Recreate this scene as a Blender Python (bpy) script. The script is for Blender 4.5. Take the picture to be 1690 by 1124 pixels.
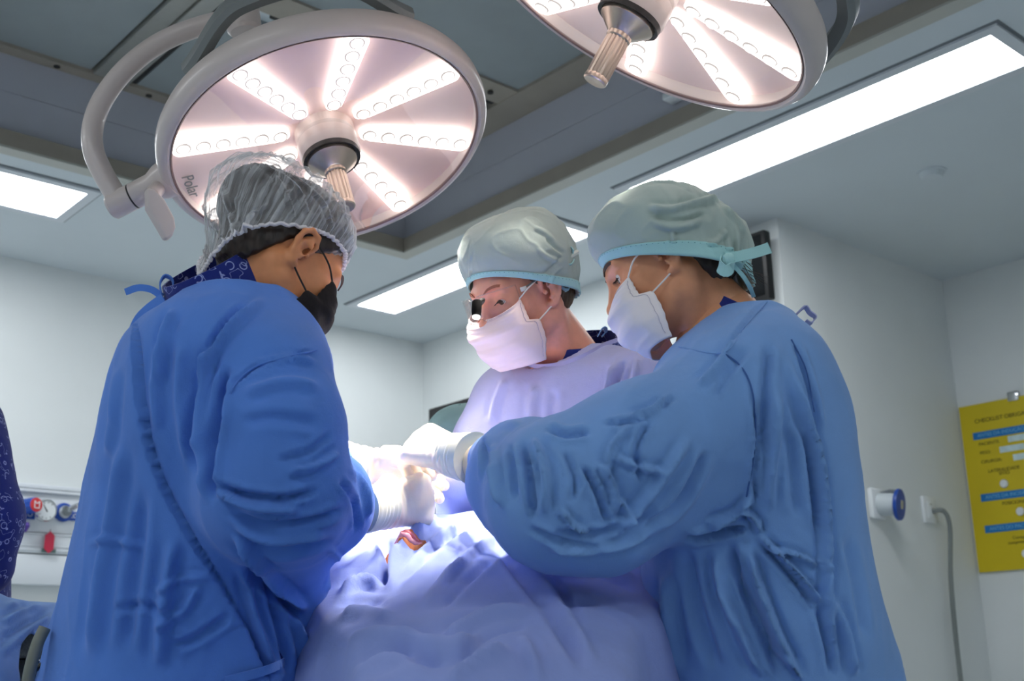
import bpy, bmesh, math, random, time
import numpy as np
from mathutils import Matrix, Vector
T0 = time.time()
random.seed(7)
rng = np.random.default_rng(11)
for o in list(bpy.data.objects):
    bpy.data.objects.remove(o)
SC = bpy.context.scene
COL = SC.collection

# ---------------------------------------------------------------- camera
FPX, PITCH, ROLL, YAW = 1945.08, .27836, .018856, .725244
CAMZ = .9
_cp, _sp, _cr, _sr = math.cos(PITCH), math.sin(PITCH), math.cos(ROLL), math.sin(ROLL)
FW = np.array([0, _cp, _sp]); _rt = np.array([1., 0, 0]); _dn = np.cross(FW, _rt)
RT = _cr*_rt + _sr*_dn
DN = -_sr*_rt + _cr*_dn
CAM = np.array([0, 0, CAMZ])
cam = bpy.data.cameras.new('camera')
cam.sensor_width = 36.0
cam.lens = FPX/1690*36.0
cam.clip_start = .05
cam.dof.use_dof = True
cam.dof.focus_distance = 1.95
cam.dof.aperture_fstop = 7.1
camo = bpy.data.objects.new('camera', cam)
COL.objects.link(camo)
camo.matrix_world = Matrix(((RT[0], -DN[0], -FW[0], CAM[0]), (RT[1], -DN[1], -FW[1], CAM[1]), (RT[2], -DN[2], -FW[2], CAM[2]), (0, 0, 0, 1)))
SC.camera = camo

# ---------------------------------------------------------------- world and exposure
w = bpy.data.worlds.new('world'); SC.world = w
w.use_nodes = True
w.node_tree.nodes['Background'].inputs[0].default_value = (.55, .62, .7, 1)
w.node_tree.nodes['Background'].inputs[1].default_value = .25
SC.view_settings.view_transform = 'Standard'
SC.view_settings.look = 'None'
SC.view_settings.gamma = 1
SC.view_settings.use_curve_mapping = False
SC.view_settings.exposure = 0.0
PANEL_STRENGTH = 16.0       # ceiling light panels
LAMP_WATTS = (80.0, 16.0)  # each of the eight beams of the left / right surgical lamp

# ---------------------------------------------------------------- helpers
def ray(x, y): return FW + RT*(x-845)/FPX + DN*(y-562)/FPX
def P(x, y, d): return CAM + ray(x, y)*d
def proj(V):
    q = V - CAM; z = q@FW
    return 845 + FPX*(q@RT)/z, 562 + FPX*(q@DN)/z, z
_cy, _sy = math.cos(YAW), math.sin(YAW)
def RU(u, v, z): return np.array([u*_cy - v*_sy, u*_sy + v*_cy, z])      # room axes -> world
def srgb(r, g, b):
    f = lambda c: c/12.92 if c <= .04045 else ((c+.055)/1.055)**2.4
    return (f(r/255), f(g/255), f(b/255), 1)
OFF = {}
def tag(o, label=None, cat=None, group=None, kind=None):
    if label: o['label'] = label
    if cat: o['category'] = cat
    if group: o['group'] = group
    if kind: o['kind'] = kind
    return o
def empty(name, loc, label=None, cat=None, group=None):
    o = bpy.data.objects.new(name, None); COL.objects.link(o)
    o.location = loc; o.empty_display_size = .05
    OFF[o.name] = np.array(loc, float)
    return tag(o, label, cat, group)
def add(name, V, F, mat, parent=None, smooth=True, auto=None):
    """mesh object from world-space vertices"""
    off = OFF.get(parent.name, np.zeros(3)) if parent is not None else np.zeros(3)
    V = np.asarray(V, float) - off
    me = bpy.data.meshes.new(name)
    if isinstance(F, np.ndarray):
        nf, k = F.shape
        me.vertices.add(len(V)); me.vertices.foreach_set('co', V.astype(np.float32).ravel())
        me.loops.add(nf*k); me.loops.foreach_set('vertex_index', F.astype(np.int32).ravel())
        me.polygons.add(nf); me.polygons.foreach_set('loop_start', np.arange(0, nf*k, k, dtype=np.int32))
        me.update(calc_edges=True)
    else:
        me.from_pydata([tuple(v) for v in V], [], F)
    if smooth:
        me.polygons.foreach_set('use_smooth', np.ones(len(me.polygons), bool))
        if auto: me.set_sharp_from_angle(angle=math.radians(auto))
    me.validate()
    if mat is not None: me.materials.append(mat)
    o = bpy.data.objects.new(name, me); COL.objects.link(o)
    if parent is not None:
        o.parent = parent
        OFF[o.name] = off
    return o
def frame_of(z, x=None):
    z = np.array(z, float); z /= np.linalg.norm(z)
    h = np.array(x, float) if x is not None else (np.array([0, 0, 1.]) if abs(z[2]) < .9 else np.array([1., 0, 0]))
    x = h - z*(h@z); x /= np.linalg.norm(x)
    return x, np.cross(z, x), z
class MB:
    """collects simple solids into one mesh"""
    def __init__(s): s.V = []; s.F = []; s.n = 0
    def put(s, V, F):
        s.V.append(np.asarray(V, float)); s.F += [tuple(i + s.n for i in f) for f in F]; s.n += len(V); return s
    def box(s, lo, hi, fn=None, bevel=0, seg=2):
        bm = bmesh.new(); bmesh.ops.create_cube(bm, size=1)
        lo = np.array(lo, float); hi = np.array(hi, float)
        for v in bm.verts: v.co = Vector((lo+hi)/2 + np.array(v.co)*(hi-lo))
        if bevel: bmesh.ops.bevel(bm, geom=bm.edges[:], offset=bevel, segments=seg, affect='EDGES', profile=.5)
        V = [np.array(v.co) for v in bm.verts]; bm.verts.index_update()
        F = [[v.index for v in f.verts] for f in bm.faces]; bm.free()
        if fn: V = [fn(*v) for v in V]
        return s.put(V, F)
    def tube(s, pts, r, seg=12, cap=True, flat=None):
        pts = np.asarray(pts, float); n = len(pts)
        r = np.ones(n)*r if np.isscalar(r) else np.asarray(r, float)
        tg = np.gradient(pts, axis=0); tg /= np.linalg.norm(tg, axis=1)[:, None] + 1e-12
        x, y, _ = frame_of(tg[0]); V = []
        for i in range(n):
            x = x - tg[i]*(x@tg[i]); x /= np.linalg.norm(x); y = np.cross(tg[i], x)
            for k in range(seg):
                a = 2*math.pi*k/seg; V.append(pts[i] + r[i]*(x*math.cos(a) + y*math.sin(a)))
        F = [(i*seg+k, i*seg+(k+1) % seg, (i+1)*seg+(k+1) % seg, (i+1)*seg+k) for i in range(n-1) for k in range(seg)]
        if cap: F += [tuple(range(seg-1, -1, -1)), tuple((n-1)*seg+k for k in range(seg))]
        return s.put(V, F)
    def ribbon(s, pts, side, w, th=.0012):
        """flat strap: pts centre line, side = width direction(s)"""
        pts = np.asarray(pts, float); n = len(pts)
        tg = np.gradient(pts, axis=0); tg /= np.linalg.norm(tg, axis=1)[:, None] + 1e-12
        V = []
        w = np.ones(n)*w if np.isscalar(w) else np.asarray(w)
        for i in range(n):
            sd = np.asarray(side[i] if np.ndim(side) == 2 else side, float)
            sd = sd - tg[i]*(sd@tg[i]); sd /= np.linalg.norm(sd); nn = np.cross(tg[i], sd)
            for a, b in ((-1, -1), (1, -1), (1, 1), (-1, 1)): V.append(pts[i] + sd*a*w[i]/2 + nn*b*th/2)
        F = [(i*4+k, i*4+(k+1) % 4, (i+1)*4+(k+1) % 4, (i+1)*4+k) for i in range(n-1) for k in range(4)] + [(3, 2, 1, 0), tuple((n-1)*4+k for k in range(4))]
        return s.put(V, F)
    def lathe(s, prof, c, axis, seg=32, xd=None, lobes=0, amp=0, arc=None):
        """profile of (r, h) about an axis through c"""
        x, y, z = frame_of(axis, xd); V = []
        for r, h in prof:
            for k in range(seg):
                a = 2*math.pi*k/seg
                rr = r*(1 + amp*(math.cos(lobes*a) if lobes else 0))
                V.append(c + z*h + rr*(x*math.cos(a) + y*math.sin(a)))
        n = len(prof)
        F = [(i*seg+k, i*seg+(k+1) % seg, (i+1)*seg+(k+1) % seg, (i+1)*seg+k) for i in range(n-1) for k in range(seg)]
        if prof[0][0] > 1e-6: F.append(tuple(range(seg-1, -1, -1)))
        if prof[-1][0] > 1e-6: F.append(tuple((n-1)*seg+k for k in range(seg)))
        return s.put(V, F)
    def ring(s, prof, c, axis, seg=64, xd=None):
        """closed profile swept round an axis"""
        x, y, z = frame_of(axis, xd); n = len(prof)
        V = [c + z*h + r*(x*math.cos(2*math.pi*k/seg) + y*math.sin(2*math.pi*k/seg)) for r, h in prof for k in range(seg)]
        F = [(i*seg+k, i*seg+(k+1) % seg, ((i+1) % n)*seg+(k+1) % seg, ((i+1) % n)*seg+k) for i in range(n) for k in range(seg)]
        return s.put(V, F)
    def grid(s, A, closed=False):
        A = np.asarray(A, float); n, m = A.shape[:2]
        F = [(i*m+j, i*m+(j+1) % m, (i+1)*m+(j+1) % m, (i+1)*m+j) for i in range(n-1) for j in range(m if closed else m-1)]
        return s.put(A.reshape(-1, 3), F)
    def build(s, name, mat, parent=None, smooth=True, auto=35):
        return add(name, np.concatenate(s.V), s.F, mat, parent, smooth, auto)
def smoothpath(pts, n):
    """Catmull-Rom through points"""
    pts = np.asarray(pts, float); m = len(pts)
    q = np.vstack([2*pts[0]-pts[1], pts, 2*pts[-1]-pts[-2]]); out = []
    for t in np.linspace(0, m-1, n):
        i = min(int(t), m-2); u = t-i; a, b, c, d = q[i:i+4]
        out.append(.5*((2*b) + (c-a)*u + (2*a-5*b+4*c-d)*u*u + (3*b-a-3*c+d)*u**3))
    return np.array(out)

# ---------------------------------------------------------------- materials
def mat(name, col, rough=.6, metal=0, noise=0, nscale=40, bump=0, bscale=300, spec=.5, sheen=0, emit=None, est=0, alpha=None, trans=0, stretch=None, sss=0, coat=0):
    m = bpy.data.materials.new(name); m.use_nodes = True
    nt = m.node_tree; b = nt.nodes['Principled BSDF']
    c = col if len(col) == 4 else (*col, 1)
    b.inputs['Base Color'].default_value = c
    b.inputs['Roughness'].default_value = rough
    b.inputs['Metallic'].default_value = metal
    b.inputs['Specular IOR Level'].default_value = spec
    if sheen: b.inputs['Sheen Weight'].default_value = sheen; b.inputs['Sheen Roughness'].default_value = .5
    if coat: b.inputs['Coat Weight'].default_value = coat
    if trans: b.inputs['Transmission Weight'].default_value = trans
    if sss:
        b.inputs['Subsurface Weight'].default_value = sss; b.inputs['Subsurface Radius'].default_value = (1, .35, .2); b.inputs['Subsurface Scale'].default_value = .008
    if alpha is not None: b.inputs['Alpha'].default_value = alpha
    if emit: b.inputs['Emission Color'].default_value = emit; b.inputs['Emission Strength'].default_value = est
    tc = nt.nodes.new('ShaderNodeTexCoord')
    vec = tc.outputs['Object']
    if stretch:
        mp = nt.nodes.new('ShaderNodeMapping'); mp.inputs['Scale'].default_value = stretch
        nt.links.new(vec, mp.inputs[0]); vec = mp.outputs[0]
    if noise:
        n = nt.nodes.new('ShaderNodeTexNoise'); n.inputs['Scale'].default_value = nscale; n.inputs['Detail'].default_value = 5
        nt.links.new(vec, n.inputs['Vector'])
        r = nt.nodes.new('ShaderNodeValToRGB')
        r.color_ramp.elements[0].position = .3; r.color_ramp.elements[1].position = .7
        r.color_ramp.elements[0].color = tuple(max(0, x*(1-noise)) for x in c[:3]) + (1,)
        r.color_ramp.elements[1].color = tuple(min(1, x*(1+noise)) for x in c[:3]) + (1,)
        nt.links.new(n.outputs[0], r.inputs[0]); nt.links.new(r.outputs[0], b.inputs['Base Color'])
    if bump:
        n = nt.nodes.new('ShaderNodeTexNoise'); n.inputs['Scale'].default_value = bscale; n.inputs['Detail'].default_value = 3
        nt.links.new(vec, n.inputs['Vector'])
        bp = nt.nodes.new('ShaderNodeBump'); bp.inputs['Strength'].default_value = bump; bp.inputs['Distance'].default_value = .002
        nt.links.new(n.outputs[0], bp.inputs['Height']); nt.links.new(bp.outputs[0], b.inputs['Normal'])
    return m
def weave(name, col, noise=.12, bump=.25, rough=.85, sheen=.15, scale=900, translucent=0):
    """cloth: woven fine relief, gentle colour variation"""
    m = mat(name, col, rough, noise=noise, nscale=7, spec=.2, sheen=sheen)
    nt = m.node_tree; b = nt.nodes['Principled BSDF']
    tc = nt.nodes.new('ShaderNodeTexCoord')
    n1 = nt.nodes.new('ShaderNodeTexNoise'); n1.inputs['Scale'].default_value = scale; n1.inputs['Detail'].default_value = 2
    n2 = nt.nodes.new('ShaderNodeTexNoise'); n2.inputs['Scale'].default_value = 55; n2.inputs['Detail'].default_value = 6; n2.inputs['Distortion'].default_value = .6
    nt.links.new(tc.outputs['Object'], n1.inputs['Vector']); nt.links.new(tc.outputs['Object'], n2.inputs['Vector'])
    ad = nt.nodes.new('ShaderNodeMath'); ad.operation = 'MULTIPLY_ADD'; ad.inputs[1].default_value = 2.2
    nt.links.new(n2.outputs[0], ad.inputs[0]); nt.links.new(n1.outputs[0], ad.inputs[2])
    bp = nt.nodes.new('ShaderNodeBump'); bp.inputs['Strength'].default_value = bump; bp.inputs['Distance'].default_value = .002
    nt.links.new(ad.outputs[0], bp.inputs['Height']); nt.links.new(bp.outputs[0], b.inputs['Normal'])
    return m
def clear_glass(name, tint=(1, 1, 1, 1), refl=1.0, rough=.02, ior=1.45):
    m = bpy.data.materials.new(name); m.use_nodes = True; nt = m.node_tree; nt.nodes.clear()
    o = nt.nodes.new('ShaderNodeOutputMaterial'); t = nt.nodes.new('ShaderNodeBsdfTransparent'); t.inputs[0].default_value = tint
    g = nt.nodes.new('ShaderNodeBsdfGlossy'); g.inputs['Roughness'].default_value = rough
    fr = nt.nodes.new('ShaderNodeFresnel'); fr.inputs[0].default_value = ior
    mu = nt.nodes.new('ShaderNodeMath'); mu.operation = 'MULTIPLY'; mu.inputs[1].default_value = refl
    mx = nt.nodes.new('ShaderNodeMixShader')
    nt.links.new(fr.outputs[0], mu.inputs[0]); nt.links.new(mu.outputs[0], mx.inputs[0])
    nt.links.new(t.outputs[0], mx.inputs[1]); nt.links.new(g.outputs[0], mx.inputs[2]); nt.links.new(mx.outputs[0], o.inputs[0])
    return m
def glow(name, col, s):
    m = bpy.data.materials.new(name); m.use_nodes = True; nt = m.node_tree; nt.nodes.clear()
    o = nt.nodes.new('ShaderNodeOutputMaterial'); e = nt.nodes.new('ShaderNodeEmission')
    e.inputs[0].default_value = col; e.inputs[1].default_value = s; nt.links.new(e.outputs[0], o.inputs[0])
    return m
M = {}
M['wall'] = mat('wall_paint', srgb(226, 230, 230), .7, noise=.02, nscale=3, bump=.08, bscale=220)
M['ceil'] = mat('ceiling_paint', srgb(208, 216, 220), .85, noise=.02, nscale=2)
M['riser'] = mat('riser_paint', srgb(188, 190, 200), .6, noise=.03, nscale=3)
M['lip'] = mat('lip_paint', srgb(160, 152, 140), .55, noise=.04, nscale=8)
M['lip2'] = mat('lip_paint_pale', srgb(186, 186, 178), .55)
M['filter'] = mat('filter_grey', srgb(150, 158, 160), .8, noise=.05, nscale=4, bump=.3, bscale=600)
M['rib'] = mat('rib_metal', srgb(170, 170, 164), .45, metal=.4, noise=.06, nscale=30, stretch=(1, 8, 1))
M['darkgap'] = mat('dark_gap', srgb(46, 46, 46), .8)
M['floor'] = mat('floor_vinyl', srgb(200, 208, 212), .4, noise=.05, nscale=6)
M['panel_frame'] = mat('light_frame_white', srgb(214, 219, 224), .5)
M['diffuser'] = glow('light_diffuser', (.93, .97, 1, 1), PANEL_STRENGTH)
M['lampplastic'] = mat('lamp_plastic', srgb(202, 190, 185), .38, noise=.015, nscale=20, coat=.15)
M['lampgrey'] = mat('lamp_grey', srgb(120, 124, 124), .45)
M['reflector'] = mat('lamp_reflector', srgb(240, 214, 208), .5)
M['ledbar'] = glow('led_bar', (1, .92, .88, 1), 5.2)
M['lens'] = glow('led_lens', (1, .95, .92, 1), 2.4)
M['lensring'] = glow('led_lens_ring', (1, .90, .86, 1), .72)
M['lampglass'] = clear_glass('lamp_glass', (1, .985, .98, 1), .25)
M['steel'] = mat('brushed_steel', srgb(196, 180, 166), .32, metal=.9, noise=.06, nscale=60, stretch=(1, 1, .1))
M['chrome'] = mat('chrome', srgb(210, 212, 214), .15, metal=1)
M['black'] = mat('black_plastic', srgb(13, 13, 14), .5)
M['text'] = mat('printed_grey', srgb(90, 78, 76), .6)
M['white'] = mat('white_plastic', srgb(232, 236, 238), .4)
M['bluepl'] = mat('blue_plastic', srgb(20, 72, 165), .4)
M['redpl'] = mat('red_plastic', srgb(215, 36, 40), .4)

# ================================================================= the room
H = 2.95
U_R, V_B, U_FAR, V_COL = 4.36, 5.77, 5.85, 3.03      # right wall, back wall, far bay wall, column side
UMIN, VMIN = -2.6, -2.6
def room_box(name, lo, hi, m, parent=None, bevel=0):
    return MB().box(lo, hi, RU, bevel).build(name, m, parent)
tag(room_box('floor', (UMIN-.2, VMIN-.2, -.1), (U_FAR+.2, V_B+.2, 0), M['floor']), 'pale grey vinyl floor of the operating room', kind='structure')
tag(room_box('wall_back', (UMIN, V_B, 0), (U_R+.3, V_B+.2, 3.6), M['wall']), 'white back wall behind the left woman', kind='structure')
tag(room_box('wall_right', (U_R, V_COL, 0), (U_FAR+.2, V_B, 3.6), M['wall']), 'white wall with projecting corner behind the right woman', kind='structure')
tag(room_box('wall_bay', (U_FAR, VMIN, 0), (U_FAR+.2, V_COL, 3.6), M['wall']), 'white wall of the recess carrying the yellow board', kind='structure')
tag(room_box('wall_left', (UMIN-.2, VMIN-.2, 0), (UMIN, V_B+.2, 3.6), M['wall']), 'white wall at the near left, out of view', kind='structure')
tag(room_box('wall_front', (UMIN, VMIN-.2, 0), (U_FAR+.2, VMIN, 3.6), M['wall']), 'white wall behind the viewer', kind='structure')
TU0, TU1, TV0, TV1 = -.85, 3.30, -.9, 4.52            # recess outline
ZT = 3.38
m = MB()
for lo, hi in (((UMIN, TV1), (U_FAR, V_B)), ((UMIN, VMIN), (U_FAR, TV0)), ((UMIN, TV0), (TU0, TV1)), ((TU1, TV0), (U_FAR, TV1))):
    m.box((lo[0], lo[1], H), (hi[0], hi[1], H+.08), RU)
m.box((TU0-.1, TV0-.1, ZT+.03), (TU1+.1, TV1+.1, ZT+.1), RU)
ceil = m.build('ceiling', M['ceil']); tag(ceil, 'white plasterboard ceiling with a square recess above the table', kind='structure')
# recess: lip, riser boards, perforated filter field
for k, (lo, hi) in enumerate((((TU0, TV1), (TU1+.03, TV1+.02)), ((TU1, TV0), (TU1+.02, TV1)), ((TU0-.02, TV0), (TU0, TV1)), ((TU0, TV0-.02), (TU1, TV0)))):
    for z0, z1 in ((H+.07, H+.245), (H+.247, ZT+.03)):
        room_box('riser_board', (lo[0], lo[1], z0), (hi[0], hi[1], z1), M['riser'], ceil)
L_ = .035
for lo, hi in (((TU0-L_, TV1-L_), (TU1+L_, TV1+L_)), ((TU1-L_, TV0), (TU1+L_, TV1-L_)), ((TU0-L_, TV0), (TU0+L_, TV1-L_)), ((TU0+L_, TV0-L_), (TU1-L_, TV0+L_))):
    room_box('recess_lip', (lo[0], lo[1], H-.008), (hi[0], hi[1], H+.001), M['lip2'], ceil)
for lo, hi in (((TU0, TV1-L_), (TU1, TV1-.004)), ((TU1-L_, TV0), (TU1-.004, TV1-L_)), ((TU0+.004, TV0), (TU0+L_, TV1-L_)), ((TU0+L_, TV0+.004), (TU1-L_, TV0+L_))):
    room_box('lip_upstand', (lo[0], lo[1], H+.001), (hi[0], hi[1], H+.068), M['lip'], ceil)
us = [(-.75, .35), (.47, 1.63), (1.83, 3.13)]; vs = [(-.8, .55), (.75, 2.05), (2.2, 3.46), (3.62, 4.46)]
for a in us:
    for b in vs:
        if a[0] > 1.5 and b[0] > 3.5:
            continue
        room_box('filter_panel', (a[0], b[0], ZT-.004), (a[1], b[1], ZT+.03), M['filter'], ceil)
room_box('filter_panel', (1.83, 3.72, ZT-.004), (2.8, 4.46, ZT+.03), M['filter'], ceil)
fr = M['lip']
for x0, x1 in ((TU0, -.75), (.35, .47), (3.13, TU1)):
    room_box('filter_frame', (x0, TV0, ZT-.02), (x1, TV1, ZT+.03), fr, ceil)
room_box('filter_rib', (1.64, TV0, ZT-.022), (1.715, TV1-.06, ZT+.03), M['rib'], ceil, .004)
room_box('filter_rib', (1.722, TV0, ZT-.03), (1.79, TV1-.06, ZT+.03), M['rib'], ceil, .004)
room_box('rib_gap', (1.795, TV0, ZT-.005), (1.825, TV1-.06, ZT+.03), M['darkgap'], ceil)
room_box('filter_frame', (TU0, 4.46, ZT-.022), (TU1, TV1, ZT+.03), fr, ceil)
room_box('filter_frame', (TU0, TV0, ZT-.022), (TU1, -.8, ZT+.03), fr, ceil)
for v0, v1 in ((.55, .75), (2.05, 2.2), (3.46, 3.60)):
    room_box('filter_frame', (TU0, v0, ZT-.016), (TU1, v1, ZT+.03), fr, ceil)
room_box('rib_gap', (2.0, 3.605, ZT-.004), (3.13, 3.64, ZT+.03), M['darkgap'], ceil)
room_box('filter_rib', (2.82, 3.66, ZT-.012), (3.12, 4.44, ZT+.03), M['rib'], ceil, .004)
for u, v in ((1.5, 4.49), (3.03, 3.53), (2.1, 4.49), (2.72, 3.52), (1.9, 4.49)):
    MB().lathe([(.0, 0), (.014, 0), (.012, .012), (0, .012)], RU(u, v, ZT-.026), (0, 0, 1), 12).build('screw', M['darkgap'], ceil)
m = MB().lathe([(0, -.012), (.03, -.012), (.045, -.006), (.045, .002), (0, .002)], RU(*( (np.array([4.02, 2.0])) ), H), (0, 0, 1), 24)

def ceiling_light(u0, u1, v0, v1, label):
    c = RU((u0+u1)/2, (v0+v1)/2, H)
    e = empty('ceiling_light', c, label, 'ceiling light', 'recessed ceiling light panels')
    b = .045
    m = MB()
    for lo, hi in (((u0-b, v0-b), (u1+b, v0)), ((u0-b, v1), (u1+b, v1+b)), ((u0-b, v0), (u0, v1)), ((u1, v0), (u1+b, v1))):
        m.box((lo[0], lo[1], H-.012), (hi[0], hi[1], H+.002), RU)
    m.build('frame', M['panel_frame'], e)
    m = MB()
    for lo, hi in (((u0-b-.012, v0-b-.012), (u1+b+.012, v0-b)), ((u0-b-.012, v1+b), (u1+b+.012, v1+b+.012)), ((u0-b-.012, v0-b), (u0-b, v1+b)), ((u1+b, v0-b), (u1+b+.012, v1+b))):
        m.box((lo[0], lo[1], H-.003), (hi[0], hi[1], H+.001), RU)
    m.build('painted_shadow_line', mat('shadow_seam_grey', srgb(120, 126, 130), .8) if 'gap' not in M else M['gap'], e)  # grey strip painted as the shadow line round the frame
    MB().box((u0, v0, H-.005), (u1, v1, H+.001), RU).build('diffuser', M['diffuser'], e)
M['gap'] = mat('shadow_seam_grey', srgb(120, 126, 130), .8)
ceiling_light(.15, 1.76, 4.73, 5.08, 'white ceiling light panel at the left edge beyond the curved lamp arm')
ceiling_light(3.56, 3.82, 3.72, 5.33, 'white ceiling light panel behind the middle surgeon\'s cap')
ceiling_light(3.55, 3.84, 1.56, 3.22, 'long white ceiling light panel at upper right above the right woman')
ceiling_light(-1.4, -1.12, 2.6, 4.2, 'unseen ceiling light panel added beyond the left edge of the picture')  # out of view, added to fill the room with light

ceiling_light(-1.4, -1.12, -.2, 1.5, 'unseen fill light panel added above and left of the viewer')  # unseen panel, added as fill light on the near side
ceiling_light(.6, 2.2, -1.5, -1.22, 'unseen fill light panel added behind the viewer')  # added fill light, never in view
# smoke detector on the ceiling
e = empty('smoke_detector', RU(4.45, 2.29, H), 'small round white detector disc on the right ceiling', 'smoke detector')
MB().lathe([(0, -.03), (.04, -.028), (.052, -.012), (.055, 0), (0, 0)], RU(4.45, 2.29, H), (0, 0, 1), 28).build('cover', M['ceil'], e)
MB().lathe([(.058, -.006), (.062, -.006), (.062, 0), (.058, 0)], RU(4.45, 2.29, H), (0, 0, 1), 28).build('base_ring', M['ceil'], e)
# access hatch seam at far right of ceiling
m = MB(); m.box((4.9, .9, H-.004), (5.75, .915, H+.001), RU); m.box((4.9, 1.85, H-.004), (5.75, 1.865, H+.001), RU); m.box((4.9, .9, H-.004), (4.915, 1.865, H+.001), RU)
m.build('hatch_seam', M['gap'], ceil)

# small white wall box with dark window on the recess riser
def at_plane(px, py, u=None, v=None, z=None):
    r = ray(px, py); ru = r[0]*_cy + r[1]*_sy; rv = -r[0]*_sy + r[1]*_cy
    t = u/ru if u is not None else v/rv if v is not None else (z-CAMZ)/r[2]
    return np.array([ru*t, rv*t, CAMZ + r[2]*t])
a = at_plane(1101, 166, u=TU1-.05); b = at_plane(1141, 138, u=TU1-.05)
e = empty('wall_sensor', RU(TU1-.005, (a[1]+b[1])/2, a[2]), 'small white box with dark window on the recess side under the right lamp', 'sensor')
v0, v1, z0 = min(a[1], b[1]), max(a[1], b[1]), min(a[2], b[2])
MB().box((TU1-.06, v0, z0), (TU1, v1, z0+.14), RU, .006).build('housing', M['white'], e)
MB().box((TU1-.064, v0+.012, z0+.03), (TU1-.058, v1-.012, z0+.13), RU).build('window', mat('dark_teal_glass', srgb(50, 70, 78), .15), e)
MB().box((TU1-.075, v0-.004, z0-.006), (TU1-.01, v1+.004, z0+.022), RU, .004).build('bracket', M['white'], e)

# ---- monitors
def wall_monitor(u, v0, v1, z0, z1, label):
    e = empty('wall_monitor', RU(u, (v0+v1)/2, z0), label, 'monitor')
    MB().box((u-.03, v0, z0), (u+.02, v1, z1), RU, .008).build('casing', M['black'], e)
    MB().box((u-.033, v0+.02, z0+.02), (u-.029, v1-.02, z1-.02), RU).build('screen', mat('screen_black', srgb(14, 15, 17), .12), e)
    MB().box((u+.015, (v0+v1)/2-.06, (z0+z1)/2-.06), (U_R, (v0+v1)/2+.06, (z0+z1)/2+.06), RU, .004).build('mount', M['black'], e)
wall_monitor(U_R-.09, 3.025, 3.60, 2.53, 2.862, 'black wall monitor half hidden behind the right woman\'s cap')
wall_monitor(U_R-.12, 4.55, 5.52, 1.86, 2.46, 'black wall screen behind the seated green cap')

# ---- medical gas panel on the back wall
gp = empty('gas_panel', RU(1.9, V_B, 1.40), 'white wall-mounted medical gas panel behind the left woman', 'gas panel')
vb = V_B
M['gpan'] = mat('gas_panel_white', srgb(222, 227, 232), .4)
gu0, gu1 = .9, 3.1
for z0, z1, d, nm in ((1.36, 1.50, .060, 'lower_channel'), (1.505, 1.60, .062, 'middle_channel'), (1.603, 1.79, .058, 'outlet_board')):
    room_box(nm, (gu0, vb-d, z0), (gu1, vb, z1), M['gpan'], gp, .004)
for z0, z1, d in ((1.79, 1.805, .075), (1.81, 1.83, .066), (1.59, 1.60, .068), (1.665, 1.672, .064), (1.515, 1.525, .07), (1.535, 1.542, .067)):
    room_box('ridge', (gu0, vb-d, z0), (gu1, vb, z1), M['gpan'], gp, .003)
def gas_point(px, py):
    return at_plane(px, py, v=vb-.06)
def gasP(px, py, out=.06):
    a = at_plane(px, py, v=vb-out); return RU(*a)
nB = RU(0, -1, 0)
def outlet(px, py, name, label):
    c = gasP(px, py)
    e = empty(name, c); e.parent = gp; e.location = c - OFF[gp.name]
    MB().lathe([(0, 0), (.045, 0), (.045, .014), (.038, .02), (0, .02)], c, nB, 28).build('ring', M['bluepl'], e)
    MB().lathe([(0, .018), (.031, .018), (.031, .035), (.024, .05), (.0, .05)], c, nB, 24).build('collar', M['chrome'], e)
    return e, c
o1, c1 = outlet(104, 846, 'gas_outlet', 'chrome gas outlet with blue ring and blue tag, no gauge')
ax = RU(.25, -1, .22); MB().lathe([(.012, .02), (.014, .05), (.012, .1), (.012, .13), (.009, .13), (.009, .08)], c1, ax, 16).build('nozzle', M['chrome'], o1)
def room_text(txt, c, size, xd, nd, m, parent, name='lettering', align='CENTER'):
    """flat printed lettering: converted text, x along xd, facing nd"""
    cu = bpy.data.curves.new(name, 'FONT'); cu.body = txt; cu.size = size; cu.align_x = align; cu.align_y = 'CENTER'; cu.extrude = .0004
    to = bpy.data.objects.new(name, cu); COL.objects.link(to)
    dg = bpy.context.evaluated_depsgraph_get(); me = bpy.data.meshes.new_from_object(to.evaluated_get(dg))
    bpy.data.objects.remove(to); bpy.data.curves.remove(cu)
    V = np.array([v.co for v in me.vertices]); F = [tuple(p.vertices) for p in me.polygons]; bpy.data.meshes.remove(me)
    xd = np.array(xd, float); xd /= np.linalg.norm(xd); nd = np.array(nd, float); nd = nd - xd*(nd@xd); nd /= np.linalg.norm(nd)
    yd = np.cross(nd, xd)
    return add(name, c + V[:, :1]*xd + V[:, 1:2]*yd + V[:, 2:]*nd, F, m, parent, False)
def gas_tag(e, px, py):
    c = gasP(px, py, .064)
    x, y, z = RU(1, 0, 0), np.array([0, 0, 1.]), nB
    MB().box((-.045, -.022, 0), (.045, .022, .006), lambda a, b, d: c + x*a + y*b + z*d, .003).build('tag_plate', M['bluepl'], e)
    room_text('N2O', c + z*.0072, .03, x, z, M['white'], e)
gas_tag(o1, 117, 852)
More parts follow.
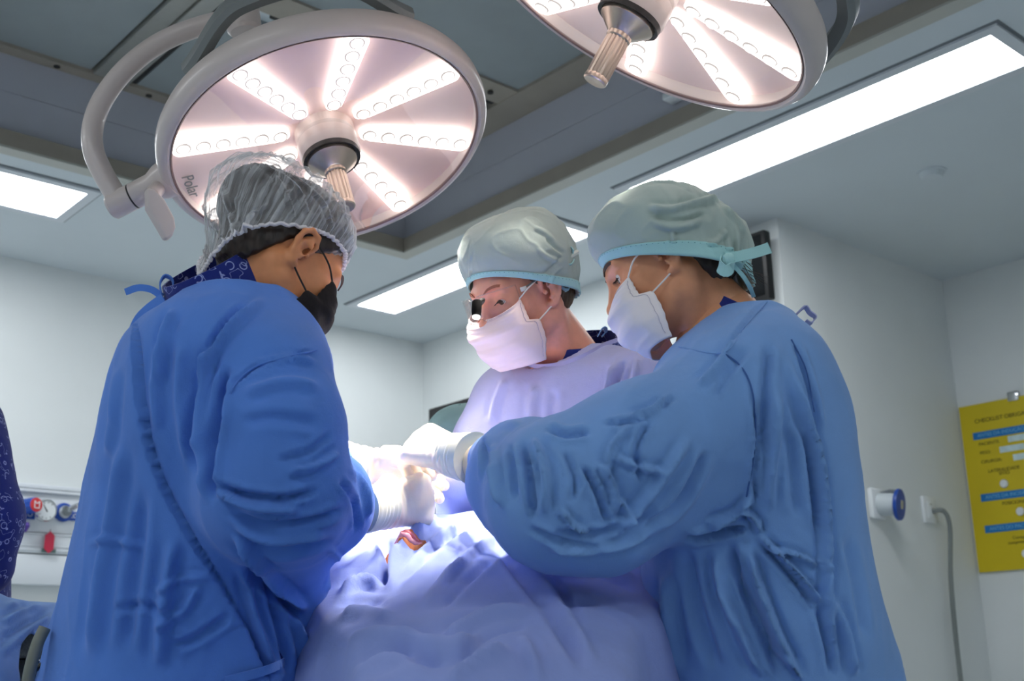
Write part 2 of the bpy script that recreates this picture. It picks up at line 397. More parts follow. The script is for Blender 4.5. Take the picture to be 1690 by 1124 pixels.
# flowmeter valve with gauge
o2, c2 = outlet(30, 838, 'gas_regulator', 'blue gas regulator with red cap and round chrome gauge')
gas_tag(o2, 42, 849)
kd = RU(.42, -1, .05); kd = kd/np.linalg.norm(kd)
MB().lathe([(.0, .0), (.03, .0), (.03, .03), (.022, .035), (.022, .06), (0, .06)], c2, kd, 20).build('valve_body', M['chrome'], o2)
MB().lathe([(0, .05), (.034, .05), (.036, .06), (.036, .105), (.03, .115), (0, .115)], c2, kd, 30, lobes=10, amp=.05).build('knob', M['bluepl'], o2)
rc = MB().lathe([(0, .114), (.033, .114), (.033, .12), (.0, .122)], c2, kd, 30).build('cap', M['redpl'], o2)
x_, y_, z_ = frame_of(kd)
m = MB(); cc = c2 + kd*.1225
for p0, p1 in (((-.014, -.016), (-.014, .016)), ((-.014, .016), (.0, .004)), ((.0, .004), (.014, .016)), ((.014, .016), (.014, -.016)), ((.014, -.016), (-.014, -.016))):
    X = np.cross((0, 0, 1.), kd); X /= np.linalg.norm(X); Y = np.cross(kd, X)
    m.tube([cc + X*p0[0] + Y*p0[1], cc + X*p1[0] + Y*p1[1]], .0022, 6)
m.build('logo_outline', M['white'], o2)
g = gasP(72, 843, .10); gd = RU(.12, -1, -.05)
MB().lathe([(0, 0), (.05, 0), (.054, .006), (.054, .026), (.05, .032), (.046, .032), (.046, .028), (0, .028)], g, gd, 36).build('gauge_case', M['chrome'], o2)
MB().lathe([(0, .0285), (.046, .0285), (.046, .0295), (0, .0295)], g, gd, 36).build('gauge_dial', M['white'], o2)
gx, gy, gz = frame_of(gd)
m = MB().tube([g + gz*.031 - gx*.006 - gy*.004, g + gz*.031 + gx*.028 + gy*.02], [.003, .001], 6)
for k in range(9):
    a = math.radians(-40 + k*32); m.tube([g + gz*.030 + .034*(gx*math.cos(a) + gy*math.sin(a)), g + gz*.030 + .042*(gx*math.cos(a) + gy*math.sin(a))], .0013, 5)
m.build('gauge_marks', M['black'], o2)
MB().tube([c2 + kd*.03, (c2 + g)/2 + nB*.02, g + gz*.0], .012, 12).build('gauge_stem', M['chrome'], o2)
M['purple'] = mat('purple_plastic', srgb(88, 62, 160), .45)
MB().tube([c2 + kd*.05 - np.array([0, 0, .02]), c2 + kd*.05 - np.array([0, 0, .09])], .007, 8).lathe([(.012, 0), (.026, .03), (.022, .045), (.0, .046)], c2 + kd*.05 - np.array([0, 0, .12]), (0, 0, 1), 18).build('hose_cap', M['purple'], o2)
# red tag and little sign
c = gasP(81, 895, .080); x, y, z = RU(1, 0, 0), np.array([0, 0, 1.]), nB
rt_ = empty('red_tag', c, 'red hexagonal tag hanging on the gas panel', 'tag')
hexp = [(0, .052), (.022, .032), (.022, -.032), (0, -.052), (-.022, -.032), (-.022, .032)]
V = [c + x*a + y*b + z*d for d in (0, .006) for a, b in hexp]
add('plate', V, [(5, 4, 3, 2, 1, 0), (6, 7, 8, 9, 10, 11)] + [(k, (k+1) % 6, 6+(k+1) % 6, 6+k) for k in range(6)], mat('tag_red', srgb(196, 40, 72), .5), rt_, False)
MB().tube([c + y*.05, c + y*.062 + z*.004], .003, 8).build('hook', M['chrome'], rt_)
c = gasP(80, 909, .074)
sg = empty('small_sign', c); sg.parent = gp; sg.location = c - OFF[gp.name]
MB().box((-.034, -.010, 0), (.034, .010, .004), lambda a, b, d: c + x*a + y*b + z*d, .001).build('plate', mat('sign_green', srgb(86, 112, 108), .5), sg)
room_text('GÁS', c + z*.0048, .014, x, z, mat('sign_text', srgb(170, 190, 185), .6), sg)

# ---- blue industrial socket and cable socket on the column side
wn = RU(0, -1, 0); wx = RU(1, 0, 0); wz = np.array([0, 0, 1.])
a = at_plane(1443, 832, v=V_COL); c = RU(a[0], V_COL, a[2])
e = empty('industrial_socket', c, 'white industrial wall socket with round blue lid', 'socket')
L = lambda c: (lambda a, b, d: c + wx*a + wz*b + wn*d)
MB().box((-.06, -.072, 0), (.06, .072, .03), L(c), .012).build('base_box', M['white'], e)
axis = wn*1 + wx*.25 - wz*.12
MB().lathe([(0, .02), (.052, .02), (.052, .10), (.046, .108), (0, .108)], c, axis, 30).build('barrel', mat('socket_grey', srgb(200, 208, 212), .45), e)
MB().lathe([(0, .108), (.070, .106), (.074, .112), (.072, .124), (.0, .13)], c, axis, 36).build('lid', M['bluepl'], e)
x2, y2, z2 = frame_of(axis)
MB().box((-.016, -.02, .126), (.016, .02, .1315), lambda a, b, d: c + (wx - z2*(wx@z2))*a + x2*b + z2*d, .002).build('lid_badge', mat('badge', srgb(180, 176, 150), .5), e)
MB().tube([c + x2*.05 + z2*.03, c + x2*.062 + z2*.07, c + x2*.06 + z2*.115], .009, 8).build('hinge', M['gap'], e)
a = at_plane(1531, 842, v=V_COL); c = RU(a[0], V_COL, a[2])
e = empty('wall_socket', c, 'plain white wall socket with grey cable plugged in', 'socket')
MB().box((-.058, -.066, 0), (.058, .066, .016), L(c), .005).build('cover_plate', M['white'], e)
MB().box((-.03, -.04, .014), (.03, .04, .019), L(c), .003).build('insert', M['white'], e)
MB().box((-.008, .022, .017), (.008, .032, .0205), L(c)).build('indicator', M['lip2'], e)
p0 = c + wn*.018 - wz*.005 + wx*.012
cb = smoothpath([p0, p0 + wn*.045 - wz*.005 + wx*.03, p0 + wn*.05 - wz*.09 + wx*.058, p0 + wn*.02 - wz*.35 + wx*.062, p0 + wn*.02 - wz*.8 + wx*.045, np.array([*(p0 + wn*.03 + wx*.05)[:2], .012])], 40)
tag(MB().tube(cb, .0115, 10).build('power_cable', mat('cable_grey', srgb(128, 134, 132), .6)), 'grey cable hanging down the wall from the white socket', 'cable')

# ---- yellow checklist board on the bay wall
un = RU(-1, 0, 0); ux = RU(0, -1, 0)
a0 = at_plane(1580, 673, u=U_FAR-.02); a1 = at_plane(1617, 945, u=U_FAR-.02)
bz1, bz0, bv = a0[2], a1[2], V_COL-.012
e = empty('checklist_board', RU(U_FAR, bv-.35, bz0), 'yellow checklist board with blue bars on the right wall', 'board')
BW, BH = .72, bz1-bz0
BL = lambda s, t, d: RU(U_FAR-.004, bv, bz1) + ux*s*BW - wz*t*BH + un*d
def brect(name, s0, s1, t0, t1, d, m):
    return MB().box((s0, t0, 0), (s1, t1, d), lambda a, b, c: BL(a, b, c)).build(name, m, e)
brect('panel', 0, 1, 0, 1, .012, mat('board_yellow', srgb(214, 190, 14), .5, noise=.06, nscale=3))
bb = mat('board_blue', srgb(20, 120, 190), .5); bw = mat('board_strip', srgb(206, 226, 226), .5, noise=.1, nscale=30); bk = mat('board_print', srgb(52, 46, 10), .7); bt = mat('board_print_white', srgb(120, 186, 222), .6)
for t in (.172, .545, .732):
    brect('blue_bar', .085, .93, t, t+.044, .0145, bb)
def btxt(s, t, txt, size, m, align='LEFT'):
    room_text(txt, BL(s, t, .0152 if m is bt else .0128), size, ux, un, m, e, 'print', align)
btxt(.12, .194, 'ANTES DA INDUÇÃO ANESTÉSICA', .026, bt); btxt(.12, .567, 'ANTES DA INCISÃO CIRÚRGICA', .026, bt); btxt(.12, .754, 'ANTES DO PACIENTE SAIR DA SALA', .026, bt)
btxt(.11, .105, 'CHECKLIST OBRIGATÓRIO E PRÉ-OPERATÓRIO', .030, bk)
btxt(.12, .247, 'PACIENTE:', .024, bk); btxt(.12, .300, 'PESO:', .024, bk); btxt(.52, .300, 'CIRURGIÃO:', .024, bk); btxt(.12, .355, 'CIRURGIA:', .024, bk)
btxt(.28, .415, 'LATERALIDADE', .024, bk, 'CENTER'); btxt(.28, .437, 'SÍTIO', .024, bk, 'CENTER'); btxt(.7, .415, 'ALERGIA', .024, bk, 'CENTER')
btxt(.38, .615, 'POSICIONAMENTO', .024, bk, 'CENTER'); btxt(.36, .818, 'Contagem de', .022, bk, 'CENTER'); btxt(.36, .845, 'compressas e gases', .022, bk, 'CENTER'); btxt(.8, .818, 'Peças para', .022, bk, 'CENTER'); btxt(.8, .845, 'patologia', .022, bk, 'CENTER')
for s0, s1, t in ((.34, .93, .225), (.27, .45, .28), (.36, .93, .337)):
    brect('white_strip', s0, s1, t, t+.036, .0145, bw)
for s, t in ((.27, .50), (.63, .488), (.36, .672), (.36, .915), (.8, .91)):
    MB().lathe([(0, 0), (.021, 0), (.021, .009), (.017, .013), (0, .013)], BL(s, t, .012), un, 20).build('magnet', M['white'], e)
MB().box((-.03, -.02, 0), (.03, .03, .022), lambda a, b, d: BL(.42, 0, 0) + ux*a + wz*b + un*d, .006).build('clip', M['chrome'], e)

# ================================================================= surgical lamps
def surgical_lamp(c, n, rot, R, label, yoke, cone, watts):
    n = np.array(n, float); n /= np.linalg.norm(n)
    e = empty('surgical_lamp', c, label, 'surgical lamp', 'ceiling surgical lamps')
    a = np.cross(n, [0, 1., 0]); a /= np.linalg.norm(a); b = np.cross(n, a)
    Lc = lambda x, y, z: c + a*x + b*y + n*z
    k = R/.33
    MB().ring([(r*k, h) for r, h in ((.306, .008), (.308, .013), (.313, .016), (.321, .013), (.328, .004), (.331, -.010), (.330, -.026), (.324, -.038), (.312, -.042), (.306, -.04), (.304, -.03))], c, n, 96, a).build('rim', M['lampplastic'], e)
    MB().ring([(r*k, h) for r, h in ((.3035, .009), (.3035, .0125), (.307, .0145), (.308, .009))], c, n, 96, a).build('seal', mat('lamp_seal', srgb(120, 96, 92), .5), e)
    MB().lathe([(.320*k, -.036), (.305*k, -.056), (.26*k, -.075), (.15*k, -.095), (.07*k, -.12), (0, -.12)], c, n, 64, a).build('back_shell', M['lampplastic'], e)
    MB().lathe([(0, -.036), (.1*k, -.034), (.306*k, -.012), (.306*k, -.016), (0, -.04)], c, n, 64, a).build('reflector', M['reflector'], e)
    MB().lathe([(0, .012), (.305*k, .012), (.305*k, .0095), (0, .0095)], c, n, 64, a).build('front_glass', M['lampglass'], e)
    # led bars with lenses
    r0, r1, wd = .072*k, .300*k, .0195*k
    zb = lambda r: -.030 + .030*(r/k-.07)/.22
    lens_me = ring_me = None
    for q in range(8):
        an = rot + q*math.pi/4
        d = a*math.cos(an) + b*math.sin(an); s = np.cross(n, d)
        o2 = []
        for i in range(25):
            t = math.pi*i/24 - math.pi/2; o2.append((r1-wd*.8 + wd*math.cos(t), wd*1.18*math.sin(t)))
        for i in range(25):
            t = math.pi*i/24 + math.pi/2; o2.append((r0+wd + wd*math.cos(t), wd*.85*math.sin(t)))
        N_ = len(o2)
        V = [c + d*x + s*y + n*(zb(x)+h) for h in (-.008, .006) for x, y in o2]
        F = [tuple(range(N_-1, -1, -1)), tuple(range(N_, 2*N_))] + [(i, (i+1) % N_, N_+(i+1) % N_, N_+i) for i in range(N_)]
        bar = add('led_bar', V, F, M['ledbar'], e, True, 40)
        for j in range(6):
            rj = r0+wd*1.0 + (r1-r0-wd*1.9)*j/5; p = c + d*rj + n*(zb(rj)+.0055)
            if lens_me is None:
                lo = MB().lathe([(.0125*k, 0), (.012*k, .003), (.009*k, .0065), (.004*k, .0085), (0, .009)], np.zeros(3), n, 16).build('lens', M['lens'])
                ro = MB().ring([(.0122*k, .0), (.0145*k, .0), (.0145*k, .0025), (.0122*k, .0025)], np.zeros(3), n, 16).build('lens_ring', M['lensring'])
                lens_me, ring_me = lo.data, ro.data
                bpy.data.objects.remove(lo); bpy.data.objects.remove(ro)
            for nm, me_ in (('lens', lens_me), ('lens_ring', ring_me)):
                o = bpy.data.objects.new(nm, me_); COL.objects.link(o); o.parent = bar; o.location = p - c
        sp = bpy.data.lights.new('lamp_beam', 'SPOT'); sp.energy = watts; sp.color = (1, .90, .82)
        sp.spot_size = math.radians(cone); sp.spot_blend = 1.0; sp.shadow_soft_size = .012
        so = bpy.data.objects.new('lamp_beam', sp); COL.objects.link(so); so.parent = e
        p = d*(.19*k) + n*.018; tgt = n*.98
        so.location = p; so.rotation_euler = Vector(tgt - p).to_track_quat('-Z', 'Y').to_euler()
    MB().lathe([(.060*k, -.036), (.060*k, .028), (.056*k, .036), (.053*k, .036)], c, n, 48, a).build('hub', M['lampplastic'], e)
    MB().ring([(.050*k, .030), (.058*k, .030), (.057*k, .042), (.050*k, .040)], c, n, 48, a).build('hub_seal', M['black'], e)
    MB().lathe([(.049*k, .036), (.049*k, .046), (.044*k, .050), (.036*k, .058), (.024*k, .068), (.021*k, .07), (0, .07)], c, n, 48, a).build('handle_flange', M['steel'], e)
    h = MB().lathe([(.0215, .068), (.0215, .076), (.0195, .078)], c, n, 32, a); h.build('handle_collar', M['steel'], e)
    MB().lathe([(.0185, .076), (.0195, .09), (.0195, .150)], c, n, 96, a, lobes=16, amp=.045).build('handle', M['steel'], e)
    MB().lathe([(.0195, .149), (.0205, .151), (.0205, .158), (.018, .160), (.0, .159)], c, n, 32, a).build('handle_end', M['steel'], e)
    # side rails behind the rim
    def rail(a0, a1, gap=.035):
        n_ = 48; A = []
        for i in range(n_):
            t = i/(n_-1); an = math.radians(a0 + (a1-a0)*t)
            f = min(1, t/.32, (1-t)/.32); f = f*f*(3-2*f)
            d = a*math.cos(an) + b*math.sin(an)
            rr = k*(.318 + .012*f); zc = -.052 - gap*f
            sec = [(rr-.016, zc-.017), (rr+.004, zc-.022), (rr+.012, zc-.008), (rr+.012, zc+.008), (rr+.004, zc+.018), (rr-.016, zc+.014)]
            A.append([c + d*x + n*y for x, y in sec])
        MB().grid(A, True).build('side_rail', M['lampgrey'], e)
    yoke(e, Lc, a, b, n, k, rail)
    return e, a, b, n
def ang_of(c, n, px, py):
    """angle in the lamp plane of an image point"""
    n = np.array(n); n /= np.linalg.norm(n); a = np.cross(n, [0, 1., 0]); a /= np.linalg.norm(a); b = np.cross(n, a)
    r = ray(px, py); t = ((c-CAM)@n)/(r@n); q = CAM + r*t - c
    return math.degrees(math.atan2(q@b, q@a)), CAM + r*t
C1 = P(541, 238, 2.35); N1 = np.array([.268, -.203, -.942])
C2 = P(1055, 0, 1.95); N2 = np.array([-.49, .13, -.862])
def yoke1(e, Lc, a, b, n, k, rail):
    a0, _ = ang_of(C1, N1, 290, 140); a1, _ = ang_of(C1, N1, 700, 45)
    if a1-a0 > 180: a1 -= 360
    if a0-a1 > 180: a1 += 360
    rail(a0, a1, .05); rail(a0+180, a1+180, .05)
    aj, edge = ang_of(C1, N1, 262, 312)
    d = a*math.cos(math.radians(aj)) + b*math.sin(math.radians(aj))
    J = P(196, 336, 2.34)
    e0 = C1 + d*.315*k - n*.02
    ax = J - e0; Ln = np.linalg.norm(ax); ax /= Ln
    MB().lathe([(.040, .0), (.036, Ln*.18), (.027, Ln*.35), (.0265, Ln*.70), (0, Ln*.70)], e0, ax, 32).build('pivot_neck', M['lampplastic'], e)
    MB().lathe([(.0255, Ln*.70), (.0255, Ln*.73)], e0, ax, 32).build('pivot_seal', M['black'], e)
    MB().lathe([(0, Ln*.73), (.0265, Ln*.73), (.0265, Ln*1.12), (.023, Ln*1.16), (0, Ln*1.17)], e0, ax, 32).build('pivot_sleeve', M['lampplastic'], e)
    pts = [P(x, y, dd) for x, y, dd in ((198, 334, 2.34), (172, 290, 2.35), (154, 248, 2.36), (154, 205, 2.38), (172, 160, 2.40), (210, 112, 2.42), (262, 72, 2.44), (322, 46, 2.45), (392, 28, 2.46))]
    MB().tube(smoothpath(pts, 40), .021, 20).build('yoke_arm', M['lampplastic'], e)
    K0 = P(404, 52, 2.46); up = np.array([-.16, .0, 1.]); up /= np.linalg.norm(up)
    MB().lathe([(.0, -.006), (.030, -.004), (.036, .004), (.036, .052)], K0, up, 32).build('knuckle', M['lampplastic'], e)
    MB().lathe([(.0345, .052), (.0345, .055)], K0, up, 32).build('knuckle_seal', M['lampgrey'], e)
    MB().lathe([(.0355, .055), (.0355, .3), (.03, .32), (0, .32)], K0, up, 32).build('knuckle_upper', M['lampplastic'], e)
    top = K0 + up*.31
    MB().tube(smoothpath([top, top + up*.2 + np.array([.1, 0, .05]), np.array([top[0]+.35, top[1]+.1, 2.95]), np.array([top[0]+.42, top[1]+.1, ZT])], 20), .032, 20).build('suspension_arm', M['lampplastic'], e)
    s = P(372, 22, 2.4); MB().lathe([(0, 0), (.004, 0), (.004, .004), (0, .004)], P(378, 12, 2.422), P(378, 12, 2.4) - P(378, 12, 2.422), 10).build('screw', M['darkgap'], e)
    # paddle handle
    q = [P(x, y, 2.27) for x, y in ((240, 312), (252, 313), (270, 332), (286, 362), (288, 378), (282, 394), (272, 396), (241, 344))]
    nn = np.array([.55, -.80, .1]); nn /= np.linalg.norm(nn)
    V = [p + nn*t for t in (-.011, .009) for p in q]; N_ = len(q)
    bmp = add('paddle', V, [tuple(range(N_-1, -1, -1)), tuple(range(N_, 2*N_))] + [(i, (i+1) % N_, N_+(i+1) % N_, N_+i) for i in range(N_)], M['lampplastic'], e, False)
    md = bmp.modifiers.new('bevel', 'BEVEL'); md.width = .005; md.segments = 3
    MB().tube([P(250, 322, 2.28), e0 + ax*Ln*.12], .016, 16).build('paddle_stem', M['lampplastic'], e)
    _, p0 = ang_of(C1 + N1*-.014, N1, 307, 288); _, p1 = ang_of(C1 + N1*-.014, N1, 325, 330)
    room_text('Polar', p0 + n*.003, .034, p1-p0, n, M['text'], e, 'lettering', 'LEFT')
surgical_lamp(C1, N1, 1.9643, .33, 'round surgical lamp at upper left, above the left woman\'s head', yoke1, 30, LAMP_WATTS[0])
def yoke2(e, Lc, a, b, n, k, rail):
    a0, _ = ang_of(C2, N2, 1335, 160); a1, _ = ang_of(C2, N2, 1215, -40)
    if a1-a0 > 180: a1 -= 360
    if a0-a1 > 180: a1 += 360
    rail(a0-10, a1+25, .055); rail(a0+170, a1+205, .055)
    s = C2 - n*.115
    MB().lathe([(.045, 0), (.045, .05), (.03, .08), (0, .08)], s, -n, 28).build('pivot', M['lampplastic'], e)
    MB().tube(smoothpath([s - n*.06, s - n*.2, np.array([C2[0]+.4, C2[1]+.3, 2.6]), np.array([C2[0]+.45, C2[1]+.35, ZT])], 24), .03, 20).build('suspension_arm', M['lampplastic'], e)
aB, _ = ang_of(C2, N2, 1213, 156)
surgical_lamp(C2, N2, math.radians(aB), .321, 'tilted surgical lamp cut off by the upper edge, over the right woman', yoke2, 36, LAMP_WATTS[1])

# ================================================================= sculpting tools
def n_(v): v = np.asarray(v, float); return v/np.linalg.norm(v)
def smin(a, b, k):
    if k <= 0: return np.minimum(a, b)
    h = np.clip(.5 + .5*(b-a)/k, 0, 1); return b + (a-b)*h - k*h*(1-h)
def smax(a, b, k): return -smin(-a, -b, k)
def rcone(p, a, b, r1, r2):
    a = np.asarray(a, float); b = np.asarray(b, float); ab = b-a
    t = np.clip(((p-a)@ab)/(ab@ab), 0, 1)
    return np.sqrt(((p-a-t[:, None]*ab)**2).sum(1)) - (r1 + (r2-r1)*t)
def sph(p, c, r): return np.sqrt(((p-np.asarray(c, float))**2).sum(1)) - r
def ell(p, c, r, R=None):
    q = p - np.asarray(c, float)
    if R is not None: q = q@R
    r = np.asarray(r, float)
    k0 = np.sqrt(((q/r)**2).sum(1)); k1 = np.sqrt(((q/r**2)**2).sum(1)) + 1e-9
    return k0*(k0-1)/k1
def chain(p, pts, rs, k=.01):
    d = None
    for i in range(len(pts)-1):
        e = rcone(p, pts[i], pts[i+1], rs[i], rs[i+1]); d = e if d is None else smin(d, e, k)
    return d
def zloft(p, Z, CX, CY, W, D, ang, ex=2.0):
    """vertical loft of ellipses: W along (cos ang, sin ang), D across"""
    z = np.clip(p[:, 2], Z[0], Z[-1])
    cx, cy, w_, d_ = (np.interp(z, Z, a) for a in (CX, CY, W, D))
    ca, sa = math.cos(ang), math.sin(ang)
    x = p[:, 0]-cx; y = p[:, 1]-cy
    u = np.abs(x*ca + y*sa)/w_; v = np.abs(-x*sa + y*ca)/d_
    f = ((u**ex + v**ex)**(1/ex) - 1)*np.minimum(w_, d_)
    dz = np.maximum(np.maximum(p[:, 2]-Z[-1], Z[0]-p[:, 2]), 0)
    return np.where(dz > 0, np.sqrt(np.maximum(f, 0)**2 + dz**2), f)
def sdf_mesh(fn, lo, hi, h, smooth=1):
    """surface nets on a block-sparse grid"""
    lo = np.asarray(lo, float); hi = np.asarray(hi, float); B = 4
    nb = np.ceil((hi-lo)/h/B).astype(int) + 1
    ii = np.stack(np.meshgrid(*[np.arange(n) for n in nb], indexing='ij'), -1).reshape(-1, 3)
    Fc = fn(lo + (ii*B + 1.5)*h)
    act = np.abs(Fc) < 2.4*B*h
    F6 = np.empty((nb[0], B, nb[1], B, nb[2], B), np.float32)
    F6[:] = Fc.reshape(nb)[:, None, :, None, :, None]
    idx = ii[act]; of = np.stack(np.meshgrid(*[np.arange(B)]*3, indexing='ij'), -1).reshape(-1, 3)
    CH = 6000
    for s in range(0, len(idx), CH):
        q = idx[s:s+CH]
        pts = lo + (q[:, None]*B + of[None]).reshape(-1, 3)*h
        F6[q[:, 0], :, q[:, 1], :, q[:, 2], :] = fn(pts).reshape(-1, B, B, B)
    F = F6.reshape(nb*B)
    F[0] = F[-1] = 1; F[:, 0] = F[:, -1] = 1; F[:, :, 0] = F[:, :, -1] = 1
    S = F < 0
    N = np.array(F.shape)
    c = np.zeros(N-1, np.int8)
    for dx in (0, 1):
        for dy in (0, 1):
            for dz in (0, 1): c += S[dx:N[0]-1+dx, dy:N[1]-1+dy, dz:N[2]-1+dz]
    cells = np.argwhere((c > 0) & (c < 8))
    cid = np.full(N-1, -1, np.int32); cid[tuple(cells.T)] = np.arange(len(cells))
    acc = np.zeros((len(cells), 3)); cnt = np.zeros(len(cells))
    for ax in range(3):
        o1, o2 = [i for i in range(3) if i != ax]
        for u in (0, 1):
            for v in (0, 1):
                a = cells.copy(); a[:, o1] += u; a[:, o2] += v; b = a.copy(); b[:, ax] += 1
                fa = F[tuple(a.T)]; fb = F[tuple(b.T)]; m = (fa < 0) != (fb < 0)
                t = fa[m]/(fa[m]-fb[m]); q = a[m].astype(float); q[:, ax] += t
                acc[m] += q; cnt[m] += 1
    V = lo + (acc/cnt[:, None])*h
    quads = []
    for ax in range(3):
        o1, o2 = (ax+1) % 3, (ax+2) % 3
        sl = [slice(None)]*3; sl2 = [slice(None)]*3; sl[ax] = slice(0, -1); sl2[ax] = slice(1, None)
        e = np.argwhere(S[tuple(sl)] != S[tuple(sl2)])
        e = e[(e[:, o1] > 0) & (e[:, o2] > 0) & (e[:, o1] < N[o1]-1) & (e[:, o2] < N[o2]-1)]
        ins = S[tuple(e.T)]
        q = []
        for u, v in ((-1, -1), (0, -1), (0, 0), (-1, 0)):
            k = e.copy(); k[:, o1] += u; k[:, o2] += v; q.append(cid[tuple(k.T)])
        q = np.stack(q, 1); q[~ins] = q[~ins][:, ::-1]; quads.append(q)
    Q = np.concatenate(quads); Q = Q[(Q >= 0).all(1)]
    for _ in range(smooth): V = relax(V, Q, .5)
    return V, Q
def relax(V, Q, f, keep=None):
    A = np.zeros_like(V); c = np.zeros(len(V))
    for i in range(4):
        j = (i+1) % 4
        for s, t in ((i, j), (j, i)):
            for k in range(3): A[:, k] += np.bincount(Q[:, s], V[Q[:, t], k], len(V))
            c += np.bincount(Q[:, s], minlength=len(V))
    g = c > 0; W = V.copy(); W[g] = V[g]*(1-f) + f*A[g]/c[g][:, None]
    return W
def vnormals(V, Q):
    n = np.cross(V[Q[:, 2]]-V[Q[:, 0]], V[Q[:, 3]]-V[Q[:, 1]])
    N = np.zeros_like(V)
    for i in range(4):
        for k in range(3): N[:, k] += np.bincount(Q[:, i], n[:, k], len(V))
    return N/(np.linalg.norm(N, axis=1)[:, None] + 1e-12)
def cut(V, Q, keep):
    """keep only faces whose vertices all satisfy keep"""
    f = keep[Q].all(1); Q = Q[f]; used = np.unique(Q); m = np.full(len(V), -1); m[used] = np.arange(len(used))
    return V[used], m[Q]
def smooth_rim(V, Q, it=12):
    """even out the open edges of a cut cloth"""
    E = np.sort(np.concatenate([Q[:, [0, 1]], Q[:, [1, 2]], Q[:, [2, 3]], Q[:, [3, 0]]]), 1)
    u, n = np.unique(E, axis=0, return_counts=True); b = u[n == 1]
    for _ in range(it):
        A = np.zeros_like(V); k = np.zeros(len(V))
        for s, t in ((0, 1), (1, 0)):
            np.add.at(A, b[:, s], V[b[:, t]]); np.add.at(k, b[:, s], 1)
        g = k >= 2; V = V.copy(); V[g] = .5*V[g] + .5*A[g]/k[g][:, None]
    return V
_W = rng.normal(size=(40, 3)); _PH = rng.uniform(0, 6.28, 40)
def fbm(P_, scale, octv=3, seed=0, stretch=(1, 1, 1)):
    """smooth pseudo-noise in [-1,1]"""
    q = P_*np.asarray(stretch, float)*scale; out = np.zeros(len(P_)); a = 1; tot = 0
    for o in range(octv):
        s = np.zeros(len(P_))
        for k in range(5):
            w = _W[(seed*7 + o*5 + k) % 40]; w2 = _W[(seed*3 + o*5 + k + 11) % 40]
            s += np.sin(q@w + _PH[(k+o*3+seed) % 40] + 1.3*np.sin(q@w2*.6 + _PH[(k+seed+9) % 40]))
        out += a*s/5; tot += a; a *= .5; q = q*2.03
    return out/tot*1.6
def ridged(P_, scale, seed=0, stretch=(1, 1, 1), pw=5):
    return np.clip(1-np.abs(fbm(P_, scale, 2, seed, stretch)), 0, 1)**pw
def polydist(x, y, pts):
    """distance, side and position along an image-space polyline"""
    pts = np.asarray(pts, float); best = np.full(len(x), 1e9); sd = np.zeros(len(x)); pos = np.zeros(len(x))
    seg = np.diff(pts, axis=0); L = np.hypot(*seg.T); cum = np.r_[0, np.cumsum(L)]; tot = cum[-1]
    for i in range(len(seg)):
        dx = x-pts[i, 0]; dy = y-pts[i, 1]; t = np.clip((dx*seg[i, 0] + dy*seg[i, 1])/L[i]**2, 0, 1)
        ex = dx-t*seg[i, 0]; ey = dy-t*seg[i, 1]; d = np.hypot(ex, ey); m = d < best
        best[m] = d[m]; sd[m] = np.sign(seg[i, 0]*dy - seg[i, 1]*dx)[m]; pos[m] = ((cum[i]+t*L[i])/tot)[m]
    return best, sd, pos
FW_, FA_ = .74, 2.1      # overall sharpness and depth of pressed wrinkles
def folds(V, Q, items, passes=1, dmax=9):
    """press the wrinkles seen in the photograph into a cloth surface.
    item: (points, width, amp) ridge (amp>0) or valley (amp<0); 4th entry 'step' raises one side of the line"""
    N = vnormals(V, Q); x, y, z = proj(V)
    vd = V-CAM; vd /= np.linalg.norm(vd, axis=1)[:, None]
    fc = np.clip(-(N*vd).sum(1)*2.5 - .1, 0, 1)
    D = np.zeros(len(V))
    for it in items:
        pts, wd, amp = it[:3]; wd = wd*FW_; amp = amp*FA_; mode = it[3] if len(it) > 3 else 'r'
        pts = np.asarray(pts, float)
        if len(pts) > 2: pts = smoothpath(pts, 6*len(pts))
        lo = pts.min(0)-(25 if mode == 'step' else 4)*wd; hi = pts.max(0)+(25 if mode == 'step' else 4)*wd
        m = (x > lo[0]) & (x < hi[0]) & (y > lo[1]) & (y < hi[1]) & (fc > 0) & (z < dmax)
        if not m.any(): continue
        d, s, t = polydist(x[m], y[m], pts)
        tap = np.clip(np.minimum(t, 1-t)/.18, 0, 1); tap = tap*tap*(3-2*tap)
        if mode == 'step':
            g = np.where(s > 0, np.exp(-(d/(wd*4))**2), -.35*np.exp(-(d/(wd*.8))**2))*np.clip(d/(wd*.35), 0, 1)
            g = np.where(s > 0, np.exp(-(d/(wd*11))**2), -.8*np.exp(-(d/(wd*1.25))**2))
            tap = np.ones_like(tap)
        else:
            g = np.exp(-(d/wd)**2) - .38*np.exp(-((d-1.9*wd)/(.9*wd))**2)
        D[m] += amp*g*tap*fc[m]
    return V + N*D[:, None]

# ================================================================= people
M['gownL'] = weave('gown_royal_blue', srgb(84, 130, 212), .10)
M['gownR'] = weave('gown_mid_blue', srgb(118, 160, 218), .08)
M['gownM'] = weave('gown_lamplit_lilac', srgb(178, 182, 222), .06)  # lamp light on the middle gown put into its lilac base colour
M['drape'] = weave('drape_blue', srgb(136, 154, 214), .06)
M['skinL'] = mat('skin_tan', srgb(222, 146, 98), .5, noise=.06, nscale=60, bump=.12, bscale=500, sss=.12)
M['skinR'] = mat('skin_olive', srgb(226, 156, 116), .5, noise=.06, nscale=60, bump=.12, bscale=500, sss=.12)
M['skinM'] = mat('skin_fair', srgb(240, 168, 142), .48, noise=.06, nscale=60, bump=.12, bscale=500, sss=.15)
M['hair'] = mat('hair_dark', srgb(44, 32, 26), .45, noise=.5, nscale=120, bump=.6, bscale=160, stretch=(1, 1, .15))
